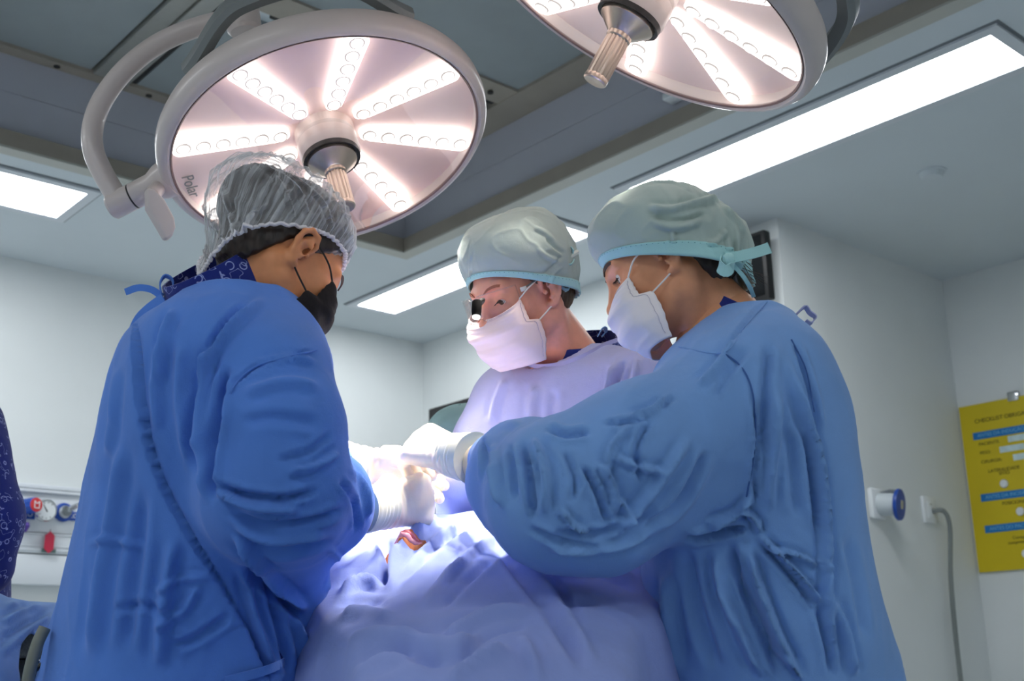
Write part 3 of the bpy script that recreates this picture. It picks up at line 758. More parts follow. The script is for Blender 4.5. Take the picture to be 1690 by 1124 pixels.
M['hairM'] = mat('hair_brown', srgb(92, 70, 52), .5, noise=.4, nscale=120, bump=.5, bscale=160, stretch=(1, 1, .15))
M['glove'] = mat('latex_glove', srgb(236, 222, 200), .42, noise=.03, nscale=25, bump=.12, bscale=240, sss=.1)
M['glovecuff'] = mat('latex_cuff', srgb(214, 214, 196), .45, noise=.03, nscale=25)
M['maskw'] = weave('mask_white', srgb(252, 242, 242), .02, .25, .9, .05, 1500)
M['maskb'] = weave('mask_black', srgb(30, 26, 27), .15, .4, .85, .1, 1200)
M['cord_w'] = mat('elastic_white', srgb(240, 234, 232), .7)
M['cord_b'] = mat('elastic_black', srgb(18, 17, 18), .7)
M['eyewhite'] = mat('eye_white', srgb(232, 224, 220), .2)
M['iris'] = mat('eye_iris', srgb(50, 34, 26), .15)
M['capband'] = weave('cap_band_teal', srgb(166, 212, 214), .05, .2)
M['teal'] = weave('scrub_teal', srgb(82, 120, 124), .06)
M['shoe'] = mat('clog_white', srgb(220, 222, 224), .5)
M['scrubtr'] = weave('scrub_trousers', srgb(34, 52, 120), .1)
def cap_material(name, col, through):
    """thin non-woven: dotted relief, lets light through"""
    m = weave(name, col, .10, .35, .75, .1, 1400); nt = m.node_tree; b = nt.nodes['Principled BSDF']; o = nt.nodes['Material Output']
    t = nt.nodes.new('ShaderNodeBsdfTranslucent'); t.inputs[0].default_value = (*[min(1, c*1.05) for c in col[:3]], 1)
    mx = nt.nodes.new('ShaderNodeMixShader'); mx.inputs[0].default_value = through
    nt.links.new(b.outputs[0], mx.inputs[1]); nt.links.new(t.outputs[0], mx.inputs[2]); nt.links.new(mx.outputs[0], o.inputs[0])
    return m
M['capg'] = cap_material('cap_green_grey', srgb(184, 200, 194), .12)
M['capg2'] = cap_material('cap_deep_teal', srgb(176, 216, 216), .1)
def printed(name, base, ink):
    """navy cotton printed with pale line doodles"""
    m = weave(name, base, .1); nt = m.node_tree; b = nt.nodes['Principled BSDF']
    tc = nt.nodes.new('ShaderNodeTexCoord')
    nz = nt.nodes.new('ShaderNodeTexNoise'); nz.inputs['Scale'].default_value = 55; nz.inputs['Detail'].default_value = 1
    vo = nt.nodes.new('ShaderNodeTexVoronoi'); vo.inputs['Scale'].default_value = 48
    nt.links.new(tc.outputs['Object'], nz.inputs['Vector']); nt.links.new(tc.outputs['Object'], vo.inputs['Vector'])
    def band(sock, c, wd):
        s = nt.nodes.new('ShaderNodeMath'); s.operation = 'SUBTRACT'; s.inputs[1].default_value = c; nt.links.new(sock, s.inputs[0])
        a = nt.nodes.new('ShaderNodeMath'); a.operation = 'ABSOLUTE'; nt.links.new(s.outputs[0], a.inputs[0])
        l = nt.nodes.new('ShaderNodeMath'); l.operation = 'LESS_THAN'; l.inputs[1].default_value = wd; nt.links.new(a.outputs[0], l.inputs[0]); return l.outputs[0]
    x = nt.nodes.new('ShaderNodeMath'); x.operation = 'MAXIMUM'
    nt.links.new(band(nz.outputs[0], .56, .010), x.inputs[0]); nt.links.new(band(vo.outputs['Distance'], .30, .035), x.inputs[1])
    n2 = nt.nodes.new('ShaderNodeTexNoise'); n2.inputs['Scale'].default_value = 22; nt.links.new(tc.outputs['Object'], n2.inputs['Vector'])
    g = nt.nodes.new('ShaderNodeMath'); g.operation = 'GREATER_THAN'; g.inputs[1].default_value = .47; nt.links.new(n2.outputs[0], g.inputs[0])
    mu = nt.nodes.new('ShaderNodeMath'); mu.operation = 'MULTIPLY'; nt.links.new(x.outputs[0], mu.inputs[0]); nt.links.new(g.outputs[0], mu.inputs[1])
    mx = nt.nodes.new('ShaderNodeMix'); mx.data_type = 'RGBA'; mx.inputs[6].default_value = base; mx.inputs[7].default_value = ink
    nt.links.new(mu.outputs[0], mx.inputs[0]); nt.links.new(mx.outputs[2], b.inputs['Base Color'])
    return m
M['navy'] = printed('scrub_navy_print', srgb(30, 44, 122), srgb(150, 162, 214))

class Head:
    """local axes: x right, y forward, z up"""
    def __init__(s, dir2, pitch, roll, anchor_local, anchor_world, sc=1.0):
        f0 = n_([dir2[0], dir2[1], 0]); r = np.cross(f0, [0, 0, 1.]); p = math.radians(pitch)
        f = f0*math.cos(p) - np.array([0, 0, 1.])*math.sin(p); u = np.cross(r, f)
        a = math.radians(roll); r, u = r*math.cos(a) + u*math.sin(a), -r*math.sin(a) + u*math.cos(a)
        s.B = np.stack([r, f, u])*sc; s.sc = sc; s.c = anchor_world - np.asarray(anchor_local, float)@s.B
    def w(s, L): return s.c + np.asarray(L, float)@s.B
    def l(s, W): return (np.asarray(W, float)-s.c)@s.B.T/s.sc**2
def ax_(p): q = p.copy(); q[:, 0] = np.abs(q[:, 0]); return q
HEL = [(.072, .010, .008), (.077, .013, .022), (.083, .005, .034), (.088, -.010, .034), (.090, -.019, .022), (.088, -.020, .006), (.083, -.014, -.010), (.077, -.004, -.022), (.074, .004, -.024)]
def head_fn(nb, lid_lo=-.006, lid_hi=.001):
    """nb: local neck base"""
    def fn(p):
        q = ax_(p)
        d = ell(p, (0, -.012, .042), (.0735, .096, .084))
        d = smin(d, ell(p, (0, .026, -.018), (.061, .066, .078)), .03)
        d = smin(d, rcone(q, (.050, .004, -.048), (.016, .070, -.084), .020, .016), .022)
        d = smin(d, rcone(p, (-.014, .076, -.083), (.014, .076, -.083), .014, .014), .02)
        d = smin(d, sph(q, (.043, .056, -.012), .022), .018)
        d = smin(d, rcone(q, (.004, .084, .033), (.040, .070, .036), .011, .010), .012)
        d = smax(d, -ell(q, (.033, .098, .013), (.021, .023, .0135)), .014)
        d = smin(d, rcone(p, (0, .086, .022), (0, .104, -.018), .0075, .0095), .010)
        d = smin(d, sph(p, (0, .106, -.020), .0105), .006)
        d = smin(d, sph(q, (.011, .097, -.026), .0085), .006)
        d = smin(d, rcone(q, (0, .096, -.046), (.018, .088, -.050), .0065, .004), .006)
        d = smin(d, rcone(q, (0, .094, -.056), (.016, .086, -.055), .0075, .004), .006)
        lid = smax(sph(q, (.032, .068, .014), .0146), -ell(q, (.032, .083, .014 + (lid_lo+lid_hi)/2), (.0135, .012, max(.0022, (lid_hi-lid_lo)/2))), .0015)
        d = smin(d, lid, .003)
        # ear
        e = ell(q, (.0795, -.006, .006), (.0042, .0165, .027), EAR_R)
        e = smin(e, chain(q, HEL, [.0036, .0042, .0046, .0046, .0044, .0044, .0048, .0062, .0055], .003), .003)
        e = smin(e, chain(q, [(.081, -.002, .022), (.085, -.010, .010), (.082, -.008, -.008), (.077, .003, -.012)], [.003, .0036, .0036, .003], .003), .003)
        e = smax(e, -ell(q, (.087, .001, .002), (.0075, .0065, .010)), .003)
        e = smin(e, sph(q, (.0765, .0095, .0), .0046), .004)
        d = smin(d, e, .006)
        # neck
        d = smin(d, rcone(p, (0, -.020, -.02), nb, .050, .060), .03)
        d = smin(d, rcone(q, (.058, -.02, -.03), (.014, nb[1]+.045, nb[2]+.0), .013, .013), .02)
        return d
    return fn
_a = math.radians(24); EAR_R = np.array([[math.cos(_a), math.sin(_a), 0], [-math.sin(_a), math.cos(_a), 0], [0, 0, 1.]])
def make_head(pn, hd, nbw, skin, parent, h=.0026, **kw):
    nb = hd.l(nbw)
    fn = head_fn(nb, **kw)
    lo = np.minimum([-.10, -.125, -.115], nb-.075); hi = np.maximum([.10, .13, .14], nb+.075)
    V, Q = sdf_mesh(fn, lo, hi, h, 1)
    return V, Q
def body_core(hips, neck, shoulders, feet, r=.10):
    """hidden trunk, arms stumps and legs in one coarse surface"""
    def fn(p):
        d = chain(p, [hips, (hips+neck)/2, neck], [.13, .12, .06], .06)
        for s in shoulders: d = smin(d, rcone(p, neck - np.array([0, 0, .05]), s, .055, .055), .05)
        for k, f in enumerate(feet):
            hj = hips + (f-hips)*np.array([.55, .55, 0]); kn = (hj+f)/2
            d = smin(d, chain(p, [hj, np.r_[kn[:2], .48], np.r_[f[:2], .09]], [.085, .058, .04], .03), .04)
        return d
    pts = np.array([hips, neck, *shoulders, *feet])
    return sdf_mesh(fn, np.minimum(pts.min(0)-.16, [9, 9, .04]), pts.max(0)+.12, .014, 1)
def join(*parts):
    V = []; Q = []; n = 0
    for v, q in parts: V.append(v); Q.append(q+n); n += len(v)
    return np.concatenate(V), np.concatenate(Q)
def grid_q(n, m, closed):
    i, j = np.meshgrid(np.arange(n-1), np.arange(m if closed else m-1), indexing='ij'); j2 = (j+1) % m
    return np.stack([i*m+j, i*m+j2, (i+1)*m+j2, (i+1)*m+j], -1).reshape(-1, 4)
def solid(o, th, off=1):
    md = o.modifiers.new('thickness', 'SOLIDIFY'); md.thickness = th; md.offset = off; return o
def cap_grid(hd, oy, rx, ryf, ryb, zf, zb, zt, bulge=.1, p=.75, q=1.0, sag=0, n=64, m=160, disp=None, side=0, topy=0, hug=(.10, .10, .16), hs=.16):
    """dome of a head cap: brim height runs from zf (front) to zb (back), apex zt"""
    A = np.zeros((n, m, 3))
    phi = np.linspace(0, 2*np.pi, m, endpoint=False)
    cy = np.cos(phi); sx = np.sin(phi)
    ry = np.where(cy > 0, ryf, ryb)
    for i in range(n):
        t = i/(n-1); el = t*math.pi/2*.995
        hz = math.cos(el)**p*(1 + bulge*math.sin(2*el))
        hg = math.exp(-(t/hs)**2); hb = np.where(cy > 0, hug[0], hug[2])*cy**2 + hug[1]*sx**2
        x = rx*sx*hz*(1-hb*hg); y = oy + ry*cy*hz*(1-hb*hg) + topy*math.sin(el)
        zbm = (zf+zb)/2 + (zf-zb)/2*cy + side*(sx**2)
        z = zbm + (zt-zbm)*math.sin(el)**q - sag*np.clip(-cy, 0, 1)**2*math.sin(2*el)
        A[i] = np.stack([x, y, z], -1)
    if disp is not None:
        t = np.linspace(0, 1, n)[:, None]; c = np.array([0, oy, (zf+zb)/2+.02])
        R = A - c; R /= np.linalg.norm(R, axis=2)[..., None]
        A = A + R*disp(phi[None], t, A)[..., None]
    return A
def mask_grid(hd, n=40, m=61, puff=0, lift=0):
    T = [0, .2, .42, .5, .75, 1]
    C = [(.1035, -.012), (.119, -.026), (.121, -.045), (.120, -.055), (.111, -.085), (.084, -.112)]
    S = [(.0635, .066, .006), (.0655, .064, -.016), (.066, .060, -.036), (.0685, .041, -.040), (.066, .041, -.078), (.052, .043, -.114)]
    A = np.zeros((n, m, 3)); s = np.linspace(-1, 1, m)
    for i in range(n):
        t = i/(n-1)
        yc = np.interp(t, T, [c[0] for c in C]) + puff*math.sin(math.pi*t); zc = np.interp(t, T, [c[1] for c in C]) + lift
        xs, ys, zs = (np.interp(t, T, [c[k] for c in S]) for k in range(3))
        xs += .004; b = np.cos(s*math.pi/2)
        x = xs*np.sin(s*math.pi/2)*(1 + .10*np.sin(np.abs(s)*math.pi)); bb = b**(.85 if t > .1 else 1.0)
        y = ys + (yc-ys)*bb; z = zs + (zc-zs)*b**1.1
        pl = .0022*np.sign(np.sin(t*math.pi*7))*np.abs(np.sin(t*math.pi*7))**.4*b**.6*(t > .12)*(t < .9)
        pu = .0006*np.sin(t*60 + 3*np.sin(s*5))*np.clip(np.abs(s)*1.6-.7, 0, 1)
        A[i] = np.stack([x, y + pl + pu + .0015*np.sin(s*9 + t*11), z], -1)
    return A
def build_mask(hd, parent, mm, cord, n=40, m=61, side=(-1, 1), puff=0, stitch=None, drop=0):
    A = mask_grid(hd, n, m, puff); A[..., 2] -= drop*np.clip(1-np.linspace(0, 1, n)/.4, 0, 1)[:, None]; V = hd.w(A.reshape(-1, 3)); Q = grid_q(n, m, False)
    o = solid(add('face_mask', V, Q, mm, parent), .0016, 0)
    for s in side:
        j = 0 if s < 0 else m-1
        up = A[0, j]; lw = A[int(.5*(n-1))+1, j]
        lp = smoothpath([up, (s*.0755, .045, .018), (s*.0785, .014, .028), (s*.0845, -.004, .030), (s*.0815, -.018, .008), (s*.0775, -.010, -.018), (s*.0745, .012, -.030), lw], 36)
        MB().tube(hd.w(lp), .0014, 6).build('ear_loop', cord, o)
    if stitch is not None:      # top, bottom and side seams
        for k in (1, 2):
            MB().tube(hd.w(A[k, 3:-3] + np.array([0, .0012, 0])), .0005, 4, False).build('seam', stitch, o)
        for j in (2, m-3):
            MB().tube(hd.w(A[2:-2, j] + np.array([np.sign(A[5, j, 0])*.0014, .0008, 0])), .0006, 4, False).build('seam', stitch, o)
    return o
def build_eyes(hd, parent, lash=True, brow=mat('brow_brown', srgb(74, 52, 40), .6), gaze=(0, .94, -.34)):
    for s in (-1, 1):
        c = hd.w((s*.032, .068, .014))
        g = n_(np.asarray(gaze, float)@hd.B)
        e = MB().lathe([(.0128*math.sin(t), -.0128*math.cos(t)) for t in np.linspace(0, math.pi, 14)], c, g, 20).build('eyeball', M['eyewhite'], parent)
        MB().lathe([(.0062*math.sin(t)/1, .0112 + .0020*math.cos(t)) for t in np.linspace(math.pi/2, 0, 6)], c, g, 20).build('iris', M['iris'], e)
        m = MB()
        for k in range(15):
            u = -.9 + 1.8*k/14
            b = np.array([s*.032 + .0125*u, .0815 - .0045*u*u, .0145 - .003*u*u]); t = b + np.array([.003*u, .0085, -.004])
            m.tube(hd.w([b, (b+t)/2 + [0, 0, -.0012], t]), [.0005, .0004, .0001], 4)
        m.build('lashes', M['hair'], e)
        m = MB(); pb = [(s*.014, .0955, .034), (s*.026, .0915, .040), (s*.040, .082, .041), (s*.050, .069, .034)]
        q = smoothpath(pb, 16); m.ribbon(hd.w(q), hd.B[2], [.002 + .0032*math.sin(math.pi*min(1, .15 + .85*(1-i/15))) for i in range(16)], .0022)
        m.build('eyebrow', brow, parent)
# ---- hands in gloves
def hand_fn(Wp, K, up, back, curl, thumb, L=.9, spread=.0, wr=.029):
    """Wp wrist, K middle knuckle, up: index side direction, back: back of hand; curl: per finger bends (deg)"""
    d0 = n_(K-Wp); up = n_(up - d0*(up@d0)); back = np.cross(d0, up)*np.sign(np.cross(d0, up)@back)
    P_ = []
    offs = [.033, .011, -.011, -.031]; ln = [(.042, .025, .021), (.046, .029, .022), (.043, .027, .021), (.034, .02, .019)]
    kb = [0, .004, .001, -.006]
    rot = lambda v, ang: v*math.cos(ang) - back*math.sin(ang) if False else None
    for i in range(4):
        k = K + up*offs[i]*L + d0*kb[i]; pts = [k]; ang = 0
        for b, l in zip(curl[i], ln[i]):
            ang += math.radians(b)
            pts.append(pts[-1] + (d0*math.cos(ang) - back*math.sin(ang) + up*spread*(1.5-i)*.3)*l*L)
        P_.append((k, pts))
    tb = Wp + d0*.02 + up*.026 - back*.010
    tp = [tb] + [tb + sum(n_(d0*a + up*b - back*c)*l*L for (a, b, c, l) in thumb[:j+1]) for j in range(len(thumb))]
    def fn(p):
        d = rcone(p, Wp - d0*.06, Wp, wr, wr)
        for i, (k, pts) in enumerate(P_):
            mc = rcone(p, Wp + up*offs[i]*.45*L, k, .0185, .0145)
            d = smin(d, mc, .014)
            f = chain(p, pts, [.0125, .0108, .0098, .0085] if i < 3 else [.0108, .0095, .0088, .0078], .003)
            d = smin(d, f, .004)
        d = smin(d, chain(p, tp, [.017, .013, .0115, .0095][:len(tp)], .004), .008)
        return d
    pts = np.array([Wp - d0*.06, *[q for _, pp in P_ for q in pp], *tp])
    return fn, pts.min(0)-.04, pts.max(0)+.04, d0
def make_glove(parent, Wp, K, up, back, curl, thumb, fore, L=.9, wr=.029, spread=0., h=.0021, cuff=.07):
    fn, lo, hi, d0 = hand_fn(np.asarray(Wp), np.asarray(K), np.asarray(up, float), np.asarray(back, float), curl, thumb, L, spread, wr)
    V, Q = sdf_mesh(fn, lo, hi, h, 1)
    N = vnormals(V, Q)
    t = (V-Wp)@d0                                  # wrinkles at the wrist, faint pull lines on the back
    wz = np.exp(-((t+.005)/.03)**2)
    V = V + N*(wz*.0011*np.sin(t*520 + 4*fbm(V, 14, 2, 3)) + .0006*fbm(V, 60, 2, 5))[:, None]
    g = add('glove', V, Q, M['glove'], parent)
    fd = n_(np.asarray(fore) - Wp); m = MB()
    prof = []
    for i in range(22):
        s = i/21; prof.append((wr+.0025 + .006*s + .0012*math.sin(i*1.9), -.012 + cuff*s))
    prof += [(wr+.0105, cuff-.012), (wr+.0068, cuff-.014)]
    m.lathe(prof, Wp, fd, 40); m.build('glove_cuff', M['glovecuff'], g)
    m = MB()
    return g
# ---- gowns
def make_gown(name, sect, facing, arms, holes, mm, parent, fl, h=.0048, seed=0, extra=None, amp=.0026, zbot=.42, kk=.035, subd=False):
    Z = []; CX = []; CY = []; W_ = []; D_ = []
    for x, y, d, a, b in sect[::-1]:
        q = P(x, y, d); CX.append(q[0]); CY.append(q[1]); Z.append(q[2]); W_.append(a); D_.append(b)
    Z = [zbot] + Z; CX = [CX[0]] + CX; CY = [CY[0]] + CY; W_ = [W_[0]*1.12] + W_; D_ = [D_[0]*1.12] + D_
    Z = np.array(Z); o_ = np.argsort(Z); Z = Z[o_]; CX, CY, W_, D_ = (np.array(a)[o_] for a in (CX, CY, W_, D_))
    ang = math.atan2(facing[1], facing[0])
    # smooth interpolation of the sections
    zz = np.linspace(Z[0], Z[-1], 80)
    def sm(a):
        v = np.interp(zz, Z, a); k = np.ones(5)/5
        vp = np.r_[[v[0]]*2, v, [v[-1]]*2]; return np.convolve(vp, k, 'valid')
    cx, cy, ww, dd = sm(CX), sm(CY), sm(W_), sm(D_)
    def fn(p):
        d = zloft(p, zz, cx, cy, ww, dd, ang, 2.2)
        for pts, rs, k in arms:
            d = smin(d, chain(p, pts, rs, .03), k)
        if extra: d = extra(p, d)
        for a, b, r1, r2 in holes: d = smax(d, -rcone(p, a, b, r1, r2), .006)
        return d
    allp = [np.array([x, y, z]) for x, y, z in zip(cx, cy, zz)]
    R_ = max(ww.max(), dd.max())
    lo = np.array([cx.min()-R_, cy.min()-R_, zbot])-.03; hi = np.array([cx.max()+R_, cy.max()+R_, Z[-1]])+.03
    for pts, rs, k in arms:
        for q, r in zip(pts, rs): lo = np.minimum(lo, q-r-.03); hi = np.maximum(hi, q+r+.03)
    V, Q = sdf_mesh(fn, lo, hi, h, 2)
    N = vnormals(V, Q)
    # long hanging undulations everywhere, finer crumples
    V = V + N*(amp*1.5*fbm(V, 9, 2, seed, (1, 1, .18)) + amp*.6*fbm(V, 26, 2, seed+1, (1, 1, .6)) + amp*1.3*ridged(V, 11, seed+2, (1, 1, .45)) + amp*.6*ridged(V, 24, seed+5, (1, 1, .8), 4))[:, None]
    V = folds(V, Q, fl)
    o = add(name, V, Q, mm, parent)
    return o, V, Q
def surf_at(V, pts, rad=7, out=.0):
    """nearest-surface points of a mesh under image points"""
    x, y, z = proj(V); res = []
    for px, py in pts:
        r = rad
        while True:
            m = (x-px)**2 + (y-py)**2 < r*r
            if m.any(): break
            r *= 1.6
        zz = z[m]; zmin = zz.min(); i = np.where(m)[0][zz < zmin+.02]
        k = i[np.argmin((x[i]-px)**2 + (y[i]-py)**2)]
        res.append(P(px, py, z[k]-out))
    return np.array(res)
def seam(name, V, pts, mm, parent, r=.0011, n=40, out=.001):
    q = surf_at(V, smoothpath(np.array(pts, float), n), 7, out)
    for _ in range(2): q[1:-1] = (q[:-2]+2*q[1:-1]+q[2:])/4
    return MB().tube(q, r, 6).build(name, mm, parent)
def shoes_legs(parent, hips, feet, fdir):
    def fn(p):
        d = None
        for f in feet:
            hj = hips + (f-hips)*np.array([.6, .6, 0]); e = chain(p, [hj, np.r_[((hj+f)/2)[:2], .48], np.r_[f[:2], .10]], [.12, .085, .07], .03)
            d = e if d is None else smin(d, e, .04)
        return d
    pts = np.array([hips, *feet]); V, Q = sdf_mesh(fn, np.r_[(pts.min(0)-.16)[:2], .03], np.r_[(pts.max(0)+.16)[:2], hips[2]+.1], .014, 1)
    add('trousers', V, Q, M['scrubtr'], parent)
    fd = n_([fdir[0], fdir[1], 0])
    for f in feet:
        def fs(p):
            d = chain(p, [np.r_[f[:2], .045] - fd*.05, np.r_[f[:2], .05] + fd*.06, np.r_[f[:2], .04] + fd*.15], [.042, .045, .036], .02)
            return np.maximum(d, .004 - p[:, 2])
        V, Q = sdf_mesh(fs, np.r_[f[:2]-.24, -.01], np.r_[f[:2]+.24, .13], .008, 1); V[:, 2] = np.maximum(V[:, 2], .002)
        add('shoe', V, Q, M['shoe'], parent)

UPV = np.array([0, 0, 1.])
# ---------------------------------------------------------------- woman on the left
fL = n_([.79, .61, 0]); rL = np.cross(fL, UPV)
hL = Head(fL, 35, 0, (.082, -.006, .006), P(500, 405, 1.70), .95)
nbL = P(412, 512, 1.745)
base = P(330, 1124, 1.75); base[2] = 0
pL = empty('person', base, 'woman in royal blue gown, sheer white hair net and black mask, at left', 'person')
HV, HQ = make_head('head', hL, nbL, M['skinL'], pL)
HV = hL.w(HV)
hipsL = np.array([base[0], base[1], .92]); feetL = [np.array([base[0], base[1], 0]) + rL*s*.11 + fL*.02 for s in (-1, 1)]
SL = P(450, 632, 1.60); SLf = P(425, 590, 1.93)
bd = body_core(hipsL, nbL, [SL, SLf], feetL)
add('body', *join((HV, HQ), bd), M['skinL'], pL)
build_eyes(hL, pL)
# hair and bun under the net
def hair_fn(hd, bun=None, nape=-.062, lift=.004, wide=.004):
    def fn(p):
        q = ax_(p)
        d = ell(p, (0, -.014, .044), (.0765+wide, .098+wide, .086+lift))
        d = smin(d, ell(p, (0, -.052, -.018), (.055, .042, .05)), .03)
        if bun is not None: d = smin(d, ell(p, bun[0], bun[1]), .02)
        # leave the face, ears and neck free
        d = smax(d, p[:, 1] - (.030 + .85*(p[:, 2]-.03)), .012)
        d = smax(d, -(p[:, 2] - np.where(p[:, 1] > -.022, .012, np.clip(.012 + (p[:, 1]+.022)*2.2, nape, .012))), .012)
        N = .0012*np.sin(p[:, 0]*520 + 30*p[:, 2] + 5*np.sin(p[:, 1]*40)) + .001*np.sin(p[:, 1]*430 + p[:, 2]*200)
        return d + N
    return fn
V, Q = sdf_mesh(hair_fn(hL, ((0, -.088, .055), (.060, .062, .064)), lift=.022, wide=.005), (-.11, -.18, -.09), (.11, .12, .16), .0032, 1)
add('hair', hL.w(V), Q, M['hair'], pL)
# sheer bouffant net
def bouffant_material():
    """sheer pleated non-woven: streaks run from the elastic edge to the crown"""
    m = bpy.data.materials.new('bouffant_net'); m.use_nodes = True; nt = m.node_tree; b = nt.nodes['Principled BSDF']
    b.inputs['Base Color'].default_value = srgb(228, 230, 234); b.inputs['Roughness'].default_value = .95; b.inputs['Specular IOR Level'].default_value = .1
    at = nt.nodes.new('ShaderNodeAttribute'); at.attribute_name = 'pleat'
    def noise(scale, det, sx, sy, dist):
        mp = nt.nodes.new('ShaderNodeMapping'); mp.inputs['Scale'].default_value = (sx, sy, 1); nt.links.new(at.outputs['Vector'], mp.inputs[0])
        n = nt.nodes.new('ShaderNodeTexNoise'); n.inputs['Scale'].default_value = scale; n.inputs['Detail'].default_value = det; n.inputs['Distortion'].default_value = dist
        nt.links.new(mp.outputs[0], n.inputs['Vector']); return n.outputs[0]
    def mp_(sock, a0, a1, b0, b1):
        r = nt.nodes.new('ShaderNodeMapRange'); r.inputs[1].default_value = a0; r.inputs[2].default_value = a1; r.inputs[3].default_value = b0; r.inputs[4].default_value = b1
        nt.links.new(sock, r.inputs[0]); return r.outputs[0]
    def op(o, x, y):
        q = nt.nodes.new('ShaderNodeMath'); q.operation = o; q.use_clamp = False
        for k, v in enumerate((x, y)):
            if isinstance(v, (int, float)): q.inputs[k].default_value = v
            else: nt.links.new(v, q.inputs[k])
        return q.outputs[0]
    streak = mp_(noise(1, 3, 16, 1.6, .8), .5, .72, 0, .36)
    fine = mp_(noise(1, 2, 60, 3, .3), .45, .8, 0, .16)
    blot = mp_(noise(1, 4, 3.5, 4, 1.2), .35, .75, .05, .30)
    s = op('ADD', op('ADD', streak, fine), blot)
    lw = nt.nodes.new('ShaderNodeLayerWeight'); lw.inputs[0].default_value = .3
    s = op('ADD', s, op('MULTIPLY', lw.outputs['Facing'], .55))
    nt.links.new(op('MINIMUM', s, .97), b.inputs['Alpha'])
    return m
M['bouff'] = bouffant_material()
def dispL(phi, t, A):
    P3 = A.reshape(-1, 3)
    d = (.004*fbm(P3, 26, 2, 2) + .006*ridged(P3, 22, 3) + .004*ridged(P3, 50, 6)).reshape(A.shape[:2])
    g = np.exp(-(t/.22)**2)
    return d*(1-.7*g) + g*.0022*np.sin(phi*75 + 3*np.sin(phi*9)) + .0035*np.sin(phi*34 + 2*np.sin(t*6 + phi*3))*(t*(1-t)*3)
A = cap_grid(hL, -.022, .095, .112, .148, .066, -.104, .140, bulge=.07, p=.72, q=.9, disp=dispL, n=90, m=300, side=.046, topy=-.020, hug=(.08, .09, .60), hs=.24)
V = hL.w(A.reshape(-1, 3)); Q = grid_q(*A.shape[:2], True)[:, ::-1]
V = folds(V, Q, [([(452, 285), (420, 350), (398, 440)], 5, .004), ([(365, 300), (385, 370), (393, 440)], 5, .004), ([(330, 330), (365, 390), (392, 440)], 4, .0035), ([(420, 260), (455, 290), (480, 340), (485, 380)], 4, .003), ([(445, 275), (490, 310), (510, 360)], 4, .003), ([(400, 440), (350, 425), (325, 400)], 4, .003), ([(395, 350), (405, 400), (396, 440)], 4, -.003), ([(470, 280), (530, 330), (550, 380)], 3.5, .0025), ([(450, 330), (410, 370), (400, 430)], 4, .003)])
bo = add('hair_net', V, Q, M['bouff'], pL)
_ph, _tt = np.meshgrid(np.linspace(0, 2*np.pi, A.shape[1], endpoint=False), np.linspace(0, 1, A.shape[0]))
_at = bo.data.attributes.new('pleat', 'FLOAT_VECTOR', 'POINT')
_at.data.foreach_set('vector', np.stack([np.abs(_ph-np.pi), _tt, 0*_tt + (_ph > np.pi)*7], -1).astype(np.float32).ravel())
MB().tube(V[:A.shape[1]][np.r_[0:A.shape[1], 0]], .0028, 8, False).build('elastic_edge', mat('net_elastic', srgb(226, 222, 226), .7), bo)
build_mask(hL, pL, M['maskb'], M['cord_b'])
# printed scrub collar
def collar(parent, nb, top, r0, r1, h0, h1, mm=M['navy'], name='scrub_collar', tilt=None):
    ax = n_(top-nb)
    return MB().lathe([(r0, h0), ((r0+r1)/2+.002, (h0+h1)/2), (r1, h1), (r1-.004, h1), (r0-.006, h0)], nb, ax, 48).build(name, mm, parent)
collar(pL, P(380, 512, 1.745), hL.w((0, -.06, -.06)) + np.array([-.05, 0, .03]), .098, .070, -.03, .075)
